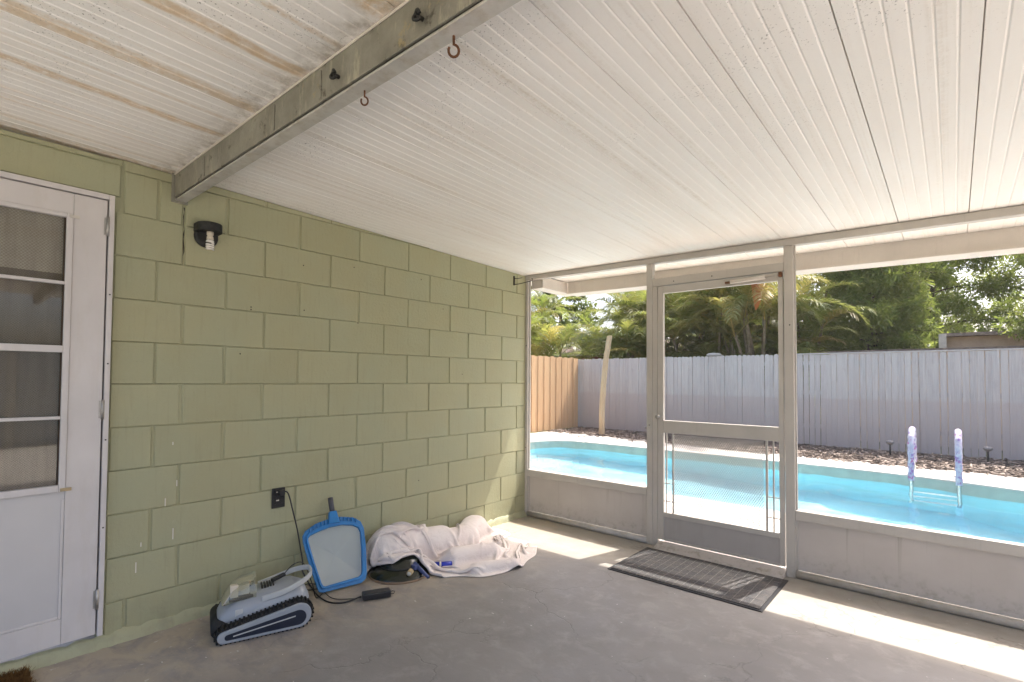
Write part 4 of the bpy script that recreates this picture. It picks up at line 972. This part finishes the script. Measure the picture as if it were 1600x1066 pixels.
# ================================================================== PLANTS
class Leaves:
    def __init__(s): s.V = []; s.F = []; s.T = []; s.n = 0
    def strip(s, pts, tint):        # list of (left,right) pairs
        for a, b in pts: s.V += [a, b]
        for i in range(len(pts)-1): s.F.append((s.n+2*i, s.n+2*i+1, s.n+2*i+3, s.n+2*i+2)); s.T.append(tint)
        s.n += 2*len(pts)
    def mesh(s, name, m): return arrmesh(name, np.array(s.V), np.array(s.F), m, tint=np.array(s.T))
def frond(L, g, base, az, elev0, length, droop, tint, nleaf=30, ll=.42, lw=.019):
    base = np.array(base, float); N = 16; p = base.copy(); el = elev0; pts = [p.copy()]; dirs = []
    for i in range(N):
        d = np.array([math.cos(el)*math.cos(az), math.cos(el)*math.sin(az), math.sin(el)]); dirs.append(d); p = p + d*length/N; pts.append(p.copy()); el -= droop/N*(.5+1.1*i/N)
    pts = np.array(pts); dirs.append(dirs[-1]); dirs = np.array(dirs)
    side = np.array([-math.sin(az), math.cos(az), 0])
    rp = []
    for i in range(N+1): w = .016*(1-i/N)+.003; rp.append((tuple(pts[i]-side*w), tuple(pts[i]+side*w)))
    L.strip(rp, min(1, tint+.35))
    for k in range(nleaf):
        f = .14+.86*(k+.5)/nleaf; i = min(N-1, int(f*N)); fr = f*N-i; c = pts[i]*(1-fr)+pts[i+1]*fr; d = dirs[i]; upv = np.cross(side, d)*-1
        if upv[2] < 0: upv = -upv
        sz = ll*(.55+.9*math.sin(math.pi*min(1, f*.86+.1)))*.75
        for s in (-1, 1):
            v = side*s*.78 + d*(.55+.35*f) + upv*(.28+g.uniform(-.12, .12)); v /= np.linalg.norm(v); v = v+g.normal(0, .06, 3)
            t_ = min(1, max(0, tint+g.uniform(-.1, .14)))
            a = c; m1 = c+v*sz*.5; e = c+v*sz+np.array([0, 0, -sz*g.uniform(.18, .42)]); wv = np.cross(v, upv); wv /= np.linalg.norm(wv)+1e-6; wv *= lw
            L.strip([(tuple(a-wv*.5), tuple(a+wv*.5)), (tuple(m1-wv), tuple(m1+wv)), (tuple(e-wv*.12), tuple(e+wv*.12))], t_)
def palm(x, y, label, seed, nst=7, hmin=1.2, hmax=3.6, spread=.55, lean=.22, nf=8, flen=2.0, yellow=.18, orange=False):
    g = np.random.default_rng(seed); t = thing('areca_palm', (x, y, -.13), label, 'palm', 'areca palms behind the grey fence', local=True)
    L = Leaves()
    for k in range(nst):
        a = g.uniform(0, 6.28); r = spread*math.sqrt(g.uniform(0, 1)); b = np.array([r*math.cos(a), r*math.sin(a), 0]); h = g.uniform(hmin, hmax); ln = lean*h*g.uniform(.3, 1.2)
        pts = []
        for i in range(7): f = i/6; pts.append((b[0]+math.cos(a)*ln*f*f, b[1]+math.sin(a)*ln*f*f, h*f))
        MB().tube(pts, [.05*(1-.35*i/6) for i in range(7)], 8).build('trunk', M_stem, t, smooth=True)
        top = pts[-1]; a0 = g.uniform(0, 6.28)
        for q in range(nf):
            ti = yellow*g.uniform(0, 1.3) + (.55 if g.random() < .10 else 0)
            frond(L, g, (top[0], top[1], top[2]-.1+.05*q/nf), a0+q*2.4+g.normal(0, .2), g.uniform(.55, 1.35), flen*g.uniform(.75, 1.15), g.uniform(1.1, 2.1), min(1, ti))
    o = bpy.data.objects.new('crown', L.mesh('crown', M_palm)); col.objects.link(o); o.parent = t
    if orange:
        L = Leaves(); o0 = np.array(on_y(1171, 434, 8.72)) - np.array([x, y, -.13])
        path = [o0+np.array([.02+.16*math.sin(2.2*f), -.05*f, .02-.78*f]) for f in np.linspace(0, 1, 12)]; wd_ = [.02, .045, .07, .09, .11, .125, .13, .125, .11, .09, .06, .02]
        for sgn in (0, 1): L.strip([(tuple(p+np.array([-w_*.75, .02*sgn, 0])), tuple(p+np.array([w_*.75, -.05*w_/.09, .01]))) for p, w_ in zip(path, wd_)], .05)
        for q in range(34):
            p = path[0]+(path[5]-path[0])*g.uniform(0, 1); v = np.array([g.uniform(.15, .42), g.normal(0, .1), g.uniform(-.42, .02)]); L.strip([(tuple(p), tuple(p+np.array([0, 0, .012]))), (tuple(p+v*.5), tuple(p+v*.5+np.array([0, 0, .016]))), (tuple(p+v+np.array([0, 0, -.08])), tuple(p+v+np.array([0, 0, -.076])))], g.uniform(.3, 1))
        o = bpy.data.objects.new('dead_frond', L.mesh('dead_frond', M_orange)); col.objects.link(o); o.parent = t; o['label'] = 'dead orange hanging frond'
    return t
palm(-7.0, 10.2, 'bright green areca palm overhanging the raw pine board fence', 1, 6, 1.0, 2.9, .5, .2, 8, 2.0, .25)
palm(-5.1, 10.9, 'areca palm clump behind the corner where both fences meet', 2, 7, 1.3, 3.6, .6, .2, 8, 2.0, .2)
palm(-3.65, 10.7, 'areca palm clump rising straight behind leaning timber post', 3, 7, 1.2, 3.4, .6, .18, 8, 1.9, .22)
palm(-2.2, 10.6, 'areca palm clump with yellow fronds behind pale stone post cap', 4, 7, 1.4, 3.7, .55, .16, 8, 1.9, .38)
palm(-.75, 10.6, 'areca palm with leaning bare stems and dead orange frond', 5, 11, 2.2, 3.6, .55, .26, 7, 2.0, .40, True)
palm(.1, 11.0, 'areca palm with silvery fronds beside the shed roof end', 6, 6, 1.2, 3.1, .45, .15, 8, 1.35, .15)
palm(-10.6, 14.6, 'tall areca palm beyond the pine board fence near brown roof', 7, 6, 2.0, 4.6, .7, .2, 8, 2.2, .15)
palm(-8.2, 15.0, 'tall areca palm in front of the maroon garage door', 8, 6, 2.0, 4.8, .7, .2, 8, 2.2, .15)
palm(-6.1, 14.6, 'tall areca palm between the leaning timber post and brown roof', 31, 7, 1.8, 4.8, .7, .2, 8, 2.2, .15)
palm(-4.2, 14.8, 'tall dark areca palm behind the front palm clumps', 9, 7, 2.0, 5.0, .7, .2, 8, 2.2, .12)
palm(-2.3, 14.7, 'tall areca palm filling the gap behind yellow fronds', 32, 7, 1.8, 4.8, .7, .2, 8, 2.2, .25)
palm(-.6, 15.0, 'tall areca palm behind the palm with orange frond', 10, 6, 2.0, 5.0, .7, .2, 8, 2.2, .2)

def conifer(name, label, x, y, h, w, seed, m=M_pine, ncl=330, per=46, ls=.13, zlow=.9, cat='tree', group='soft needled trees behind shed', trunk_r=.13, lw=.017):
    g = np.random.default_rng(seed); t = thing(name, (x, y, -.13), label, cat, group, local=True)
    tp = [(g.normal(0, .05)*i, g.normal(0, .05)*i, h*.96*i/8) for i in range(9)]
    MB().tube(tp, [trunk_r*(1-.85*i/8) for i in range(9)], 9).build('trunk', M_bark, t, smooth=True)
    C = []; lb = MB()
    nl = 30
    for k in range(nl):
        f = .16+.82*(k+.5)/nl; zz = f*h; a = k*2.4+g.normal(0, .3); R = w*(1-.75*max(0, f-.35)/.65)*g.uniform(.7, 1.1); R *= .75 if f < .25 else 1
        tx, ty = np.interp(zz, [p[2] for p in tp], [p[0] for p in tp]), np.interp(zz, [p[2] for p in tp], [p[1] for p in tp])
        pts = [(tx+math.cos(a)*R*q, ty+math.sin(a)*R*q, zz+R*(.35*q-.30*q*q)) for q in (0, .33, .66, 1)]
        lb.tube(pts, [trunk_r*.33*(1-f*.6), trunk_r*.24*(1-f*.6), .014, .006], 6)
        for q in range(ncl//nl):
            u = g.uniform(.22, 1.05)**.8; c = np.array([tx+math.cos(a)*R*u, ty+math.sin(a)*R*u, zz+R*(.35*u-.30*u*u)]) + g.normal(0, .17, 3)*np.array([1, 1, .8]); C.append((c, g.uniform(.13, .30)))
    lb.build('limbs', M_bark, t, smooth=True)
    Vs = []; Ts = []
    for c, r in C:
        if c[2] < zlow: continue
        n_ = int(per*r/.2); dd = g.normal(0, 1, (n_, 3)); dd /= np.linalg.norm(dd, axis=1, keepdims=True); p = c+dd*r*g.uniform(.2, 1, (n_, 1))**.6*np.array([1, 1, .85])
        dr_ = dd*.6+g.normal(0, .45, (n_, 3))+np.array([0, 0, -.25]); dr_ /= np.linalg.norm(dr_, axis=1, keepdims=True); l_ = ls*g.uniform(.6, 1.35, (n_, 1))
        wv = np.cross(dr_, g.normal(0, 1, (n_, 3))); wv /= np.linalg.norm(wv, axis=1, keepdims=True); wv *= lw*g.uniform(.6, 1.4, (n_, 1))
        Vs.append(np.stack([p-wv*.4, p+wv*.4, p+dr_*l_+wv, p+dr_*l_-wv], 1).reshape(-1, 3)); Ts.append(np.clip(g.uniform(0, 1)*.7+g.normal(0, .15, n_), 0, 1))
    V = np.concatenate(Vs); o = bpy.data.objects.new('crown', arrmesh('crown', V, np.arange(len(V)).reshape(-1, 4), m, tint=np.concatenate(Ts))); col.objects.link(o); o.parent = t
    return t
conifer('pine_tree', 'soft needled tree with twin dark trunk beside palms', 1.5, 14.0, 7.0, 2.0, 21, ncl=600)
conifer('pine_tree', 'broad soft needled tree over the middle of shed roof', 2.5, 16.8, 7.8, 2.3, 22, ncl=560)
conifer('pine_tree', 'light green soft needled tree shading the tan house end', 4.6, 17.6, 8.0, 2.4, 23, ncl=560)
conifer('pine_tree', 'tall soft needled tree at the far end of shed', 7.0, 17.8, 8.2, 2.4, 24, ncl=520)
conifer('pine_tree', 'slim soft needled tree between palms and twin trunk tree', .4, 14.8, 6.8, 1.8, 25, ncl=480)
conifer('pine_tree', 'dense soft needled tree right behind the shed roof', 1.25, 12.9, 6.6, 1.4, 26, ncl=560)
conifer('pine_tree', 'slim soft needled tree in front of tan house wall', 5.2, 12.0, 6.2, 1.25, 27, ncl=480, zlow=.6)
i = 0
for x, y, h, w, lab in ((-14.5, 21, 8, 3.4, 'large dark tree beyond the brown roof far end'), (-9.5, 26, 9, 3.6, 'large dark tree rising behind the brown roof'), (-3.8, 19.5, 7.5, 3.0, 'round dark tree behind the tall palms'), (1.0, 21, 8.0, 3.2, 'round dark tree behind the soft needled trees'), (8.5, 17.5, 8.5, 3.2, 'large dark tree past the tan house')):
    conifer('broadleaf_tree', lab, x, y, h, w, 40+i, M_fartree, 420, 40, .17, .8, 'tree', 'dark trees behind the neighbour houses', .22, .05); i += 1

for o in bpy.data.objects:
    if '_o' in o.keys(): del o['_o']
